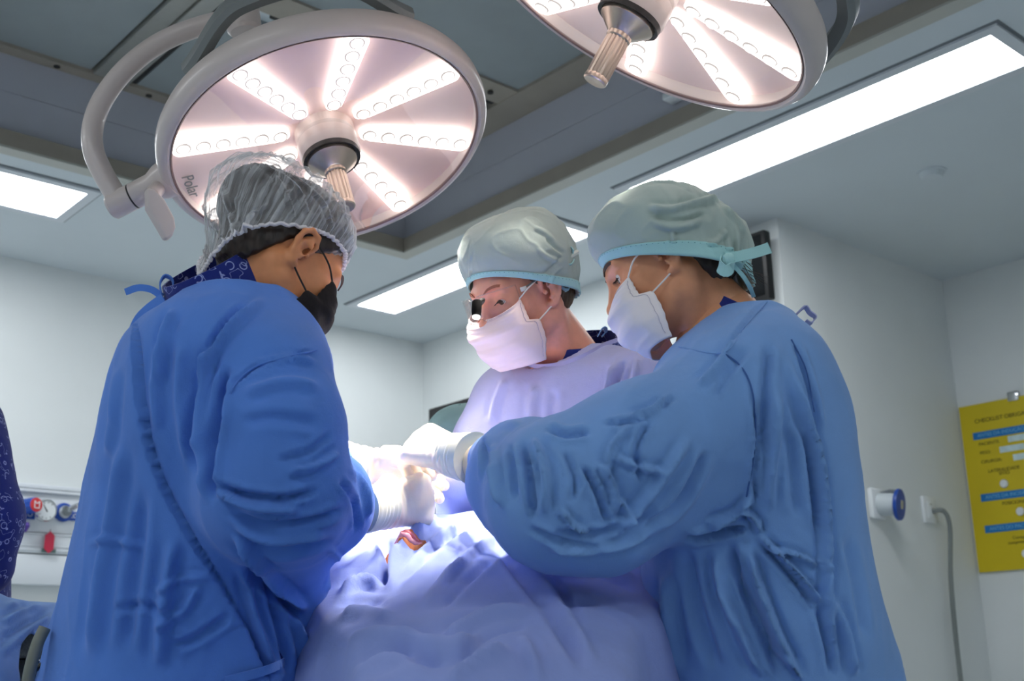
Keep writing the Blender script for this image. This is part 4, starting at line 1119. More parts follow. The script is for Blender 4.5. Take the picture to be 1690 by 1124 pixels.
# gown
EL = P(452, 805, 1.57); WL = P(562, 842, 1.755)
ELf = P(430, 830, 2.0); WLf = P(556, 772, 2.02)
sectL = [(392, 496, 1.745, .070, .085), (380, 516, 1.735, .105, .130), (370, 555, 1.73, .132, .152), (368, 590, 1.72, .143, .185), (352, 700, 1.72, .156, .19), (336, 830, 1.74, .165, .19), (322, 960, 1.75, .18, .20), (306, 1124, 1.77, .205, .22)]
armsL = [([SL, P(455, 700, 1.58), EL], [.074, .084, .098], .05), ([EL + np.array([0, 0, .0]), P(530, 832, 1.69), WL], [.096, .074, .040], .02), ([P(468, 850, 1.60), P(500, 960, 1.70)], [.072, .034], .03), ([SLf, ELf, WLf], [.085, .085, .042], .03)]
foldsL = [
 ([(222, 520), (229, 600), (236, 680), (262, 780), (315, 885), (365, 965), (412, 1050), (440, 1120)], 5, .0045, 'step'),
 ([(374, 600), (362, 690), (348, 780), (352, 830)], 9, -.014), ([(330, 600), (322, 700), (326, 790)], 10, -.006), ([(300, 560), (296, 660), (310, 760)], 12, .004),
 ([(345, 560), (338, 650), (336, 760)], 9, .006), ([(262, 560), (255, 640), (262, 720)], 10, .004),
 ([(348, 795), (400, 815), (470, 822), (530, 808)], 7, -.007), ([(360, 812), (420, 838), (500, 842)], 7, .007), ([(372, 842), (440, 866), (520, 858), (575, 838)], 8, -.006), ([(385, 868), (450, 890), (540, 880)], 8, .006),
 ([(400, 900), (470, 912), (555, 892)], 8, -.005), ([(470, 780), (520, 770), (560, 745)], 8, .006), ([(455, 760), (510, 745), (548, 715)], 7, -.004), ([(560, 790), (585, 830), (588, 880)], 6, -.006), ([(575, 770), (600, 805), (606, 860)], 6, .005),
 ([(385, 880), (440, 945), (510, 1010)], 9, .008), ([(395, 930), (440, 972), (500, 1020)], 8, -.008), ([(540, 900), (560, 930), (540, 980)], 7, .005),
 ([(400, 650), (470, 630), (530, 640)], 11, .004), ([(395, 700), (450, 690), (530, 700)], 12, -.003), ([(420, 600), (480, 590), (525, 600)], 7, .003),
 ([(380, 640), (420, 606), (470, 590), (525, 578)], 4, -.003),
 ([(440, 490), (400, 520), (350, 580), (320, 660)], 9, .005), ([(420, 500), (375, 530), (330, 600)], 7, -.004), ([(290, 505), (270, 560), (262, 640)], 8, .005),
 ([(205, 720), (190, 830), (165, 960), (150, 1100)], 14, .006), ([(240, 800), (225, 930), (205, 1090)], 14, -.005), ([(290, 880), (270, 1000), (262, 1110)], 14, .006),
 ([(330, 960), (300, 1010), (250, 1040)], 9, .004), ([(380, 1010), (330, 1050), (280, 1070)], 9, -.004), ([(400, 930), (420, 1020), (455, 1110)], 9, .007), ([(440, 960), (462, 1040), (480, 1120)], 9, -.007), ([(480, 1010), (500, 1060), (505, 1120)], 8, .006),
 ([(200, 600), (190, 680), (178, 760)], 9, .004), ([(140, 900), (180, 890), (240, 905)], 8, .003), ([(250, 980), (300, 955), (350, 950)], 8, .003), ([(180, 1010), (240, 1000), (300, 1030)], 9, -.003)]
gL, GLV, GLQ = make_gown('surgical_gown', sectL, fL, armsL, [(nbL - (hL.w((0, -.03, -.05))-nbL)*.2, hL.w((0, -.03, -.04)), .066, .070)], M['gownL'], pL, foldsL, seed=1, kk=.03)
seam('armhole_seam', GLV, [(523, 578), (470, 590), (420, 606), (384, 640), (368, 690)], M['gownL'], gL, .0012)
# gown ties at the nape
m = MB()
tp = lambda pts, d0: [P(x, y, d0 + k*.002) for k, (x, y) in enumerate(pts)]
m.ribbon(smoothpath(tp([(268, 490), (250, 478), (228, 475), (207, 482)], 1.70), 14), (0, -.3, 1), .010, .002)
m.ribbon(smoothpath(tp([(268, 492), (264, 470), (272, 456), (284, 462), (284, 478), (272, 494)], 1.70), 22), (.3, -1, .2), .010, .002)
m.ribbon(smoothpath(tp([(270, 492), (246, 510), (228, 530), (218, 560), (222, 590)], 1.685), 18), (1, -.3, 0), .016, .003)
m.ribbon(smoothpath(tp([(262, 500), (240, 516), (226, 545), (216, 575)], 1.69), 14), (1, -.3, .3), .014, .003)
m.build('neck_tie', M['gownL'], gL)
m = MB()
q = surf_at(GLV, [(372, 1124), (420, 1112), (455, 1100)], 8, .006)
m.ribbon(smoothpath(np.vstack([q, tp([(490, 1080), (520, 1050), (540, 1030)], 1.70)]), 24), (0, -.2, 1), .012, .002)
m.ribbon(smoothpath(tp([(538, 1026), (545, 1050), (535, 1080), (520, 1124)], 1.72), 16), (1, -.4, 0), .012, .002)
m.ribbon(smoothpath(tp([(536, 1028), (520, 1050), (525, 1090), (538, 1124)], 1.72), 16), (1, -.2, 0), .012, .002)
m.build('belt_tie', M['gownL'], gL)
# gloves: near right hand, back to the viewer, fingers curled round an instrument; far left hand
KL = P(700, 824, 1.905)
make_glove(pL, P(628, 838, 1.84), KL, (.05, .1, 1), (.25, -1, -.2), [(38, 75, 55), (42, 76, 55), (46, 76, 55), (50, 74, 55)], [(.75, .35, .5, .04), (.8, -.1, .6, .03), (.7, -.35, .6, .025)], WL, L=.92, wr=.030)
KLf = P(668, 800, 2.03)
make_glove(pL, P(596, 770, 2.03), KLf, (.2, -.3, 1), (-.2, .2, 1), [(20, 25, 15), (25, 30, 20), (30, 30, 20), (35, 35, 20)], [(.8, .3, .4, .04), (.9, -.1, .3, .03), (.9, -.2, .3, .025)], WLf, L=.95, wr=.032)
shoes_legs(pL, hipsL, feetL, fL)

# ---------------------------------------------------------------- woman on the right
fR = n_([-.985, .17, 0]); rR = np.cross(fR, UPV)
hR = Head(fR, 22, 0, (-.080, -.006, .002), P(1104, 417, 1.715), .95)
nbR = P(1195, 535, 1.775)
base = P(1270, 1124, 1.73); base[2] = 0
pR = empty('person', base, 'woman in mid blue gown and green cap reaching in from the right, white mask', 'person')
HV, HQ = make_head('head', hR, nbR, M['skinR'], pR, lid_lo=-.0070, lid_hi=.0062)
hipsR = np.array([base[0], base[1], .92]); feetR = [np.array([base[0], base[1], 0]) + rR*s*.11 for s in (-1, 1)]
SR = P(1205, 672, 1.61); SRf = P(1190, 650, 1.94)
add('body', *join((hR.w(HV), HQ), body_core(hipsR, nbR, [SR, SRf], feetR)), M['skinR'], pR)
build_eyes(hR, pR, gaze=(0, .97, -.2))
V, Q = sdf_mesh(hair_fn(hR, ((0, -.080, -.006), (.046, .036, .042)), nape=-.06, lift=0, wide=0), (-.11, -.18, -.12), (.11, .12, .16), .0032, 1)
hr = add('hair', hR.w(V), Q, M['hair'], pR)
m = MB()
for k in range(9):       # loose strands at the nape and temple
    a = rng.uniform(-.04, .0); s0 = np.array([-.05 + rng.uniform(-.012, .03), -.075 + a*.4, -.03 + rng.uniform(-.01, .02)])
    m.tube(hR.w(smoothpath([s0, s0 + [rng.uniform(-.01, .01), -.02, -.03], s0 + [rng.uniform(-.02, .02), -.035 + rng.uniform(-.02, .02), -.07]], 7)), [.0005]*6+[.0002], 4)
m.build('loose_strands', M['hair'], hr)
def green_cap(hd, parent, A, mm, fl=(), band=.09, bandz=.0016, name='surgical_cap', topn=None):
    V = hd.w(A.reshape(-1, 3)); n, mm_ = A.shape[:2]; Q = grid_q(n, mm_, True)[:, ::-1]
    if len(fl): V = folds(V, Q, fl)
    o = add(name, V, Q, mm, parent)
    solid(o, .0012, 1)
    nb_ = max(3, int(n*band)); Vb = V[:nb_*mm_].copy(); ctr = Vb.mean(0)
    nn = vnormals(V, Q)[:nb_*mm_]; Vb = Vb + nn*bandz
    ob = add('cap_band', Vb, grid_q(nb_, mm_, True)[:, ::-1], M['capband'], o); solid(ob, .0016, 1)
    me = MB()
    row = (V + vnormals(V, Q)*(bandz+.0018))[(nb_-2)*mm_:(nb_-1)*mm_]
    for k in range(0, mm_, 3): me.tube([row[k], row[k]*.6 + row[(k+1) % mm_]*.4], .0005, 4)
    me.build('stitching', mat('stitch_teal', srgb(70, 130, 140), .7), ob)
    return o, V
def dispR(phi, t, A):
    P3 = A.reshape(-1, 3); g = np.exp(-(t/.12)**2)
    back = np.clip(-np.cos(phi), 0, 1)**2
    return (.003*fbm(P3, 22, 2, 6) + .005*ridged(P3, 15, 8, (1, .6, 1.4)) + .003*ridged(P3, 38, 9)).reshape(A.shape[:2])*(1-g) + back*(1-t)**1.5*.0035*np.sin(phi*38 + 2*np.sin(phi*7))
A = cap_grid(hR, -.022, .101, .114, .117, .052, -.076, .131, bulge=.09, p=.44, q=.82, sag=.035, disp=dispR, n=90, m=260, side=-.006, topy=.006, hug=(.05, .07, .26))
fcR = [([(1065, 342), (1110, 345), (1150, 335), (1195, 325)], 6, .006), ([(1070, 355), (1120, 362), (1170, 352)], 6, -.005), ([(1075, 368), (1115, 376), (1160, 366)], 6, .005), ([(1110, 380), (1112, 400)], 4, .004), ([(1190, 340), (1215, 360), (1230, 390)], 5, .004), ([(1200, 380), (1180, 400), (1165, 398)], 5, .004), ([(1150, 310), (1190, 330), (1225, 365)], 5, -.004), ([(1060, 300), (1110, 298), (1155, 320)], 4, .003), ([(1205, 420), (1200, 395), (1190, 375)], 4, .003), ([(1215, 425), (1218, 395), (1216, 370)], 4, .003)]
cR, CRV = green_cap(hR, pR, A, M['capg'], [(p_, w_, a_*.62) for p_, w_, a_ in fcR])
# knot and tails at the back
kn = P(1196, 432, 1.69)
m = MB()
m.ribbon(smoothpath([P(1195, 425, 1.70), P(1215, 424, 1.69), P(1245, 417, 1.69), P(1270, 409, 1.70)], 14), UPV, [.016]*13+[.017], .002)
m.ribbon(smoothpath([P(1190, 428, 1.70), P(1188, 440, 1.685), P(1198, 448, 1.68), P(1208, 440, 1.685), P(1206, 430, 1.69)], 16), (.2, -.2, 1), .016, .002)
m.ribbon(smoothpath([P(1205, 430, 1.70), P(1222, 440, 1.70), P(1230, 428, 1.705), P(1222, 416, 1.71)], 16), (.3, -1, .5), .014, .002)
m.ribbon(smoothpath([P(1210, 438, 1.695), P(1226, 455, 1.69), P(1238, 475, 1.70), P(1244, 490, 1.72)], 14), (1, -.5, .3), .006, .0015)
m.lathe([(0, -.01), (.009, -.006), (.011, 0), (.009, .007), (0, .011)], P(1202, 430, 1.69), (1, 0, .2), 14)
m.build('cap_ties', M['capband'], cR)
build_mask(hR, pR, M['maskw'], M['cord_w'], stitch=mat('mask_stitch', srgb(206, 196, 206), .8), drop=.008)
collar(pR, P(1222, 548, 1.775), hR.w((0, -.05, -.06)) + np.array([.07, 0, .0]), .088, .068, -.02, .040)
ER = P(925, 818, 1.56); WR = P(818, 762, 1.775)
ERf = P(1045, 890, 1.93); WRf = P(905, 845, 1.98)
sectR = [(1238, 528, 1.775, .055, .075), (1238, 546, 1.765, .080, .118), (1232, 574, 1.755, .108, .152), (1226, 610, 1.74, .130, .174), (1232, 680, 1.73, .148, .185), (1240, 800, 1.72, .155, .19), (1246, 930, 1.73, .165, .19), (1258, 1040, 1.73, .176, .2), (1273, 1124, 1.73, .182, .2)]
armsR = [([SR, P(1060, 745, 1.57), ER], [.082, .087, .096], .045), ([ER, P(872, 790, 1.66), WR], [.094, .080, .042], .02), ([P(1140, 800, 1.60), P(1000, 855, 1.57), P(900, 850, 1.60)], [.055, .066, .055], .04), ([SRf, ERf, WRf], [.085, .085, .045], .03)]
foldsR = [
 ([(1293, 575), (1325, 680), (1348, 761), (1362, 880), (1366, 990), (1380, 1090)], 8, .008), ([(1310, 560), (1340, 650), (1352, 720)], 6, -.005), ([(1330, 700), (1342, 800), (1350, 880)], 7, -.006),
 ([(1270, 560), (1262, 660), (1258, 760)], 10, -.006), ([(1285, 640), (1275, 760), (1268, 850)], 10, .006), ([(1300, 700), (1310, 800), (1318, 860)], 10, -.004),
 ([(1248, 880), (1300, 930), (1363, 1003)], 6, .008), ([(1255, 905), (1310, 915), (1358, 937)], 5, .006), ([(1250, 895), (1300, 945), (1350, 1010)], 6, -.005), ([(1352, 920), (1360, 935), (1350, 945)], 5, .006),
 ([(1206, 890), (1216, 940), (1257, 1043), (1293, 1124)], 9, -.012), ([(1232, 900), (1250, 960), (1285, 1050), (1320, 1120)], 8, .014), ([(1180, 900), (1195, 980), (1230, 1060), (1262, 1124)], 12, .010),
 ([(1130, 900), (1150, 1000), (1185, 1110)], 14, -.006), ([(1100, 940), (1105, 1030), (1115, 1120)], 13, .006), ([(1283, 1073), (1305, 1100), (1325, 1124)], 6, .006),
 ([(1370, 980), (1395, 1050), (1410, 1120)], 9, .007), ([(1350, 1000), (1365, 1060), (1375, 1120)], 8, -.006), ([(1395, 880), (1415, 970), (1430, 1060)], 10, -.004),
 ([(1240, 640), (1250, 720), (1246, 790), (1252, 850)], 5, -.006), ([(1226, 840), (1248, 862), (1250, 880)], 6, .010), ([(1165, 868), (1215, 850), (1240, 820)], 8, .008), ([(1130, 890), (1190, 880), (1235, 870)], 7, -.010),
 ([(1075, 690), (1052, 740), (1060, 800)], 7, -.006), ([(1010, 752), (1050, 770), (1100, 780)], 7, .005), ([(960, 765), (985, 810), (1005, 870)], 7, -.007), ([(985, 760), (1010, 800), (1018, 850)], 7, .007),
 ([(900, 705), (935, 718), (975, 712)], 7, -.006), ([(880, 720), (900, 780), (898, 850)], 8, .008), ([(860, 725), (875, 790), (880, 860)], 7, -.009), ([(1140, 720), (1070, 820), (1000, 892)], 10, .006), ([(1170, 740), (1120, 830), (1050, 890)], 9, -.006),
 ([(1110, 850), (1020, 900), (900, 905)], 9, .006), ([(1075, 850), (990, 880), (910, 880)], 8, -.006), ([(1040, 700), (1010, 740), (1000, 790)], 7, .005), ([(930, 740), (950, 790), (945, 830)], 7, -.005), ([(1100, 660), (1075, 680), (1040, 690)], 7, .006), ([(1120, 650), (1060, 690), (990, 700)], 5, -.005),
 ([(800, 706), (832, 694), (862, 706)], 9, .004), ([(838, 730), (846, 770), (850, 830)], 8, -.006), ([(815, 730), (820, 790), (832, 840)], 7, .007), ([(795, 715), (800, 760), (800, 800)], 5, -.005), ([(870, 870), (930, 895), (1000, 905)], 7, -.005), ([(1020, 820), (1035, 850), (1020, 880)], 6, .006), ([(925, 840), (950, 870), (980, 885)], 6, .006),
 ([(1260, 500), (1225, 540), (1192, 582)], 4, -.003), ([(1215, 560), (1180, 610), (1150, 640)], 8, .005), ([(1235, 570), (1200, 620), (1180, 660)], 8, -.004)]
gR, GRV, GRQ = make_gown('surgical_gown', sectR, fR, armsR, [(nbR - (hR.w((0, -.03, -.05))-nbR)*.2, hR.w((0, -.03, -.04)), .064, .068)], M['gownR'], pR, foldsR, seed=4, kk=.03)
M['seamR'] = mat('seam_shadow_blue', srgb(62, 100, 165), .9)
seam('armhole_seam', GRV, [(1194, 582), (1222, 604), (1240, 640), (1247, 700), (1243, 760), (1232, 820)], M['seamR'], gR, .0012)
seam('raglan_seam', GRV, [(1266, 498), (1230, 538), (1194, 582), (1120, 572)], M['gownR'], gR, .0012)
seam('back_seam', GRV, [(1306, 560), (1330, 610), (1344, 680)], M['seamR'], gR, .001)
m = MB()
m.ribbon(smoothpath([P(1313, 520, 1.79), P(1328, 507, 1.79), P(1336, 516, 1.79), P(1345, 524, 1.79), P(1338, 534, 1.79), P(1329, 530, 1.79)], 22), (.2, -1, .3), .010, .002)
m.build('neck_tie', M['gownM'], gR)
KR = P(690, 732, 1.90)
make_glove(pR, P(752, 752, 1.85), KR, (-.15, .5, .5), (-.25, -.55, .8), [(62, 45, 20), (58, 50, 25), (52, 55, 30), (46, 58, 35)], [(.5, .3, .75, .045), (.75, -.1, .65, .032), (.8, -.2, .55, .026)], WR, L=.95, wr=.031, cuff=.06)
shoes_legs(pR, hipsR, feetR, fR)

# ---------------------------------------------------------------- surgeon in the middle
fM = n_([-.80, -.60, 0])
hM = Head(fM, 27, 4, (-.082, -.006, .004), P(912, 474, 2.13))
bM = n_([-.5, -.86, 0]); rM = np.cross(bM, UPV)
nbM = P(948, 606, 2.25)
base = P(945, 1124, 2.22); base[2] = 0
pM = empty('person', base, 'surgeon in the middle with clear glasses, tiny headlight, green cap and white mask', 'person')
HV, HQ = make_head('head', hM, nbM, M['skinM'], pM, lid_lo=-.0085, lid_hi=.001)
hipsM = np.array([base[0], base[1], .92]); feetM = [np.array([base[0], base[1], 0]) + rM*s*.11 for s in (-1, 1)]
SM = P(842, 662, 2.31); SMl = P(1060, 640, 2.13)
add('body', *join((hM.w(HV), HQ), body_core(hipsM, nbM, [SM, SMl], feetM)), M['skinM'], pM)
build_eyes(hM, pM, brow=mat('brow_auburn', srgb(168, 104, 80), .6))
V, Q = sdf_mesh(hair_fn(hM, ((0, -.09, .0), (.045, .03, .04)), nape=-.05), (-.11, -.15, -.12), (.11, .12, .16), .0034, 1)
add('hair', hM.w(V), Q, M['hairM'], pM)
def dispM(phi, t, A):
    P3 = A.reshape(-1, 3); g = np.exp(-(t/.1)**2); back = np.clip(-np.cos(phi), 0, 1)**2
    return (.002*fbm(P3, 18, 2, 9) + .003*ridged(P3, 14, 4) + .002*ridged(P3, 40, 5)).reshape(A.shape[:2])*(1-g) + back*(1-t)*.005*np.sin(phi*30 + 2*np.sin(phi*5))
A = cap_grid(hM, -.014, .099, .104, .114, .064, -.034, .158, bulge=.11, p=.58, q=.92, disp=dispM, n=90, m=240, side=-.012, topy=-.012, hug=(.05, .07, .22))
fcM = [([(885, 410), (905, 425), (925, 432)], 4, .004), ([(895, 455), (910, 440), (930, 420)], 4, -.003), ([(900, 392), (915, 408), (932, 420)], 4, -.004), ([(780, 395), (777, 430), (775, 465)], 2.5, .0025), ([(905, 470), (915, 450), (928, 440)], 3, .003), ([(880, 375), (900, 385), (915, 400)], 4, .003)]
cM, CMV = green_cap(hM, pM, A, M['capg'], [(p_, w_, a_*.5) for p_, w_, a_ in fcM], band=.07)
m = MB()
for k, (w0, w1) in enumerate((((926, 416), (944, 428)), ((924, 440), (944, 448)), ((922, 455), (940, 470)))):
    c = P((w0[0]+w1[0])/2, (w0[1]+w1[1])/2, 2.155 + .01*k)
    pts = [c + np.array([.013*math.cos(t), .010*math.sin(t*1.3), .020*math.sin(t)]) for t in np.linspace(.3, 5.9, 16)]
    m.ribbon(pts, (.2, -1, .1), .016, .002)
m.build('cap_ties', M['capband'], cM)
build_mask(hM, pM, weave('mask_blush', srgb(250, 228, 226), .02, .25, .9, .05, 1500), M['cord_w'], stitch=mat('mask_stitch_pink', srgb(214, 196, 204), .8), puff=.004)
# clear glasses and clip-on light
gl = empty('safety_glasses', hM.w((0, .1, .01)), 'clear safety glasses with a small black clip light on the surgeon', 'glasses')
M['clear'] = clear_glass('clear_plastic', (.99, .99, .99, 1), .35, .05)
A = np.zeros((14, 41, 3))
for i in range(14):
    for j in range(41):
        s = -1 + 2*j/40; t = i/13
        hh = (.024 - .004*abs(s)) ; z = .012 + (t-.5)*2*hh*(.75 if abs(s) < .1 else 1) + .004*(1-t)*0
        if t > .5: z -= .010*max(0, 1-abs(s)/.22)*(t-.5)*2*-1*0
        A[i, j] = (.066*math.sin(s*math.pi/2.15), .045 + .070*math.cos(s*math.pi/2.25)**.8, z)
lens = MB().grid(hM.w(A)).build('lens', M['clear'], gl); solid(lens, .0018, 0)
edge = [A[0, j] for j in range(41)] + [A[i, 40] for i in range(1, 14)] + [A[13, j] for j in range(39, -1, -1)] + [A[i, 0] for i in range(12, 0, -1)] + [A[0, 0]]
MB().tube(hM.w(np.array(edge)), .0012, 6, False).build('lens_edge', M['clear'], gl)
for s in (-1, 1):
    MB().tube(hM.w(smoothpath([(s*.0675, .052, .020), (s*.078, .025, .026), (s*.0865, -.03, .036), (s*.089, -.075, .046)], 14)), [.0016]*10 + [.0016, .0022, .003, .0034], 8).build('temple', mat('temple_grey', srgb(120, 126, 124), .35) if s < 0 else M['clear'], gl)
    MB().tube(hM.w(smoothpath([(s*.088, -.064, .0435), (s*.0885, -.075, .046), (s*.087, -.09, .048)], 8)), .0042, 8).build('temple_tip', mat('temple_tip', srgb(214, 222, 214), .3), gl)
    MB().box((-.006, -.003, -.004), (.006, .003, .004), lambda a, b, c: hM.w((s*.0695 + b, .050 + a, .020 + c)), .001).build('hinge', mat('hinge_clear', srgb(225, 225, 225), .2), gl)
lc = P(787, 500, 2.0); la = n_(np.array([-.04, -.25, -1.]))
MB().lathe([(.0, -.003), (.0075, -.003), (.0085, -.001), (.0085, .019), (.0078, .020), (.0078, .027), (.0, .027)], lc, la, 28).build('headlight_body', mat('headlight_black', srgb(8, 8, 9), .85, spec=.1), gl)
MB().lathe([(.0, .0262), (.0074, .0262), (.0068, .0295), (.0, .031)], lc, la, 24).build('headlight_lens', glow('headlight_glow', (1, 1, 1, 1), 1.6), gl)
MB().tube(smoothpath([lc, lc + np.array([.008, .006, .007]), P(797, 497, 2.03), hM.w((.004, .112, .012))], 12), .0035, 10).build('headlight_arm', M['black'], gl)
MB().tube(smoothpath([P(775, 497, 2.01), P(770, 506, 2.0), P(776, 516, 2.0), P(782, 505, 2.0)], 16), .0018, 8).build('headlight_clip', M['clear'], gl)
sectM = [(945, 588, 2.255, .060, .085), (947, 602, 2.25, .09, .135), (950, 622, 2.245, .11, .168), (952, 655, 2.24, .122, .186), (954, 720, 2.22, .13, .195), (950, 850, 2.22, .14, .2), (945, 1124, 2.22, .16, .22)]
EM = P(800, 850, 2.22); WM = P(745, 790, 2.06)
armsM = [([SM, P(820, 740, 2.29), EM], [.07, .078, .085], .05), ([EM, WM], [.082, .043], .02), ([SMl, P(1060, 880, 2.08), P(930, 900, 2.03)], [.075, .08, .05], .04)]
foldsM = [([(1012, 600), (1000, 650), (985, 700)], 6, .007), ([(1030, 590), (1015, 640), (1000, 700)], 6, -.008), ([(1052, 590), (1045, 630), (1030, 670)], 7, .006), ([(885, 635), (878, 670), (880, 710)], 10, .004), ([(915, 640), (912, 680), (920, 710)], 10, -.003), ([(835, 625), (820, 660), (812, 700)], 8, .004)]
gM, GMV, GMQ = make_gown('surgical_gown', sectM, bM, armsM, [(nbM - (hM.w((0, -.02, -.05))-nbM)*.25, hM.w((0, -.02, -.05)), .074, .082)], M['gownM'], pM, foldsM, seed=7, amp=.002, h=.0055)
q = surf_at(GMV, smoothpath(np.array([(866, 596), (885, 605), (925, 601), (962, 588), (995, 570), (1022, 560)], float), 30), 8, .002)
for _ in range(3): q[1:-1] = (q[:-2]+2*q[1:-1]+q[2:])/4
MB().ribbon(q, (.0, -.2, 1), .008, .003).build('neck_binding', mat('binding_lilac', srgb(172, 172, 214), .85), gM)
collar(pM, nbM + np.array([.022, .0, -.002]), hM.w((0, -.05, -.07)) + np.array([.05, 0, .01]), .096, .074, -.025, .056)
m = MB(); m.ribbon(smoothpath([P(986, 556, 2.2), P(992, 545, 2.2), P(998, 541, 2.2), P(999, 548, 2.21), P(993, 556, 2.21)], 14), (.2, -1, .2), .009, .002); m.build('neck_tie', M['gownR'], gM)
make_glove(pM, P(728, 788, 2.05), P(682, 776, 2.03), (0, .1, 1), (0, -1, .3), [(30, 30, 20), (32, 34, 20), (34, 36, 20), (36, 36, 20)], [(.9, .15, .3, .04), (.95, .05, .2, .03), (.95, -.05, .1, .026)], WM, L=.85, wr=.029)
shoes_legs(pM, hipsM, feetM, bM)
print('people', time.time()-T0)

# ---------------------------------------------------------------- helper seated at the head end (green cap only)
hA = Head(n_([-.3, -1, 0]), 20, 0, (0, 0, .04), P(764, 735, 2.95))
nbA = hA.w((0, -.04, -.15))
base = np.array([nbA[0], nbA[1], 0])
pA = empty('person', base, 'seated helper in the background, dark teal cap behind the gloved hands', 'person')
HV, HQ = make_head('head', hA, nbA, M['skinR'], pA, h=.0045)
hipsA = np.array([base[0]+.02, base[1]+.05, .62]); feetA = [np.array([base[0]+s*.12, base[1]-.25, 0]) for s in (-1, 1)]
sA = [nbA + np.array([s*.17, 0, -.08]) for s in (-1, 1)]
add('body', *join((hA.w(HV), HQ), body_core(hipsA, nbA, sA, feetA)), M['skinR'], pA)
A = cap_grid(hA, -.012, .084, .112, .112, .05, -.01, .142, bulge=.12, p=.62, n=40, m=120, disp=lambda phi, t, A: (.004*fbm(A.reshape(-1, 3), 26, 3, 3)).reshape(A.shape[:2]))
green_cap(hA, pA, A, M['capg2'], band=.06)
build_mask(hA, pA, M['maskw'], M['cord_w'], n=20, m=31)
def fnA(p):
    d = chain(p, [hipsA, (hipsA+nbA)/2, nbA - np.array([0, 0, .05])], [.17, .17, .09], .06)
    for s in sA: d = smin(d, chain(p, [nbA - np.array([0, 0, .07]), s, s + np.array([0, -.05, -.27]), np.array([s[0]*.9, s[1]-.27, s[2]-.28])], [.07, .075, .065, .045], .03), .04)
    for f in feetA: d = smin(d, chain(p, [hipsA, np.array([f[0], f[1]-.15, .58]), np.array([f[0], f[1], .1])], [.12, .08, .06], .03), .04)
    return d
V, Q = sdf_mesh(fnA, (base[0]-.45, base[1]-.65, .05), (base[0]+.45, base[1]+.35, nbA[2]+.1), .012, 1)
V += vnormals(V, Q)*(.004*fbm(V, 20, 3, 2))[:, None]
add('scrub_suit', V, Q, M['teal'], pA)
st = empty('stool', (hipsA[0], hipsA[1], 0), 'round stool under the seated helper, hidden by the table', 'stool')
MB().lathe([(0, .40), (.17, .40), (.18, .42), (.17, .45), (0, .45)], np.array([hipsA[0], hipsA[1], 0]), UPV, 28).build('seat', M['black'], st)
MB().lathe([(.025, .03), (.025, .41)], np.array([hipsA[0], hipsA[1], 0]), UPV, 16).build('post', M['chrome'], st)
m = MB()
for k in range(5):
    a = k*2*math.pi/5; m.tube([np.array([hipsA[0], hipsA[1], .06]), np.array([hipsA[0]+.24*math.cos(a), hipsA[1]+.24*math.sin(a), .03])], [.02, .016], 8)
m.build('star_base', M['black'], st)

# ---------------------------------------------------------------- person in navy print at the left edge
c5 = P(-95, 905, 2.55)
p5 = empty('person', (c5[0], c5[1], 0), 'person in navy printed scrubs cut off by the left edge', 'person')
top = c5 + np.array([0, 0, .30])
h5 = Head(n_([-.9, .3, 0]), 20, 0, (0, -.03, -.10), top + np.array([-.045, .015, .055]))
nb5 = top + np.array([-.03, .01, .03])
HV, HQ = make_head('head', h5, nb5, M['skinL'], p5, h=.0045)
feet5 = [np.array([c5[0]-.1*s, c5[1]+.11*s, 0]) for s in (-1, 1)]; hips5 = np.array([c5[0]+.0, c5[1], .9])
s5 = [top + np.array([.09, -.14, -.06]), top + np.array([-.12, .14, -.06])]
add('body', *join((h5.w(HV), HQ), body_core(hips5, nb5, s5, feet5)), M['skinL'], p5)
V, Q = sdf_mesh(hair_fn(h5), (-.11, -.16, -.1), (.11, .12, .16), .005, 1); add('hair', h5.w(V), Q, M['hair'], p5)
E5 = P(-28, 905, 2.42); 
def fn5(p):
    d = chain(p, [hips5, c5 + np.array([-.03, 0, .1]), top - np.array([0, 0, .04])], [.16, .16, .09], .06)
    d = smin(d, chain(p, [s5[0], P(-30, 860, 2.42), P(-34, 935, 2.40)], [.075, .077, .066], .03), .03)
    d = smin(d, chain(p, [s5[1], s5[1] + np.array([-.05, .05, -.27])], [.075, .07], .03), .03)
    return d
V, Q = sdf_mesh(fn5, (c5[0]-.5, c5[1]-.5, .72), (c5[0]+.4, c5[1]+.5, top[2]+.1), .010, 1)
V += vnormals(V, Q)*(.004*fbm(V, 18, 3, 8))[:, None]
add('scrub_top', V, Q, M['navy'], p5)
V, Q = sdf_mesh(lambda p: chain(p, [P(-34, 935, 2.40), P(-60, 1040, 2.30)], [.042, .032], .02), P(-60, 1040, 2.3)-.12, P(-34, 935, 2.4)+.12, .008, 1)
add('forearm', V, Q, M['skinL'], p5)
shoes_legs(p5, hips5, feet5, (-.9, .3))

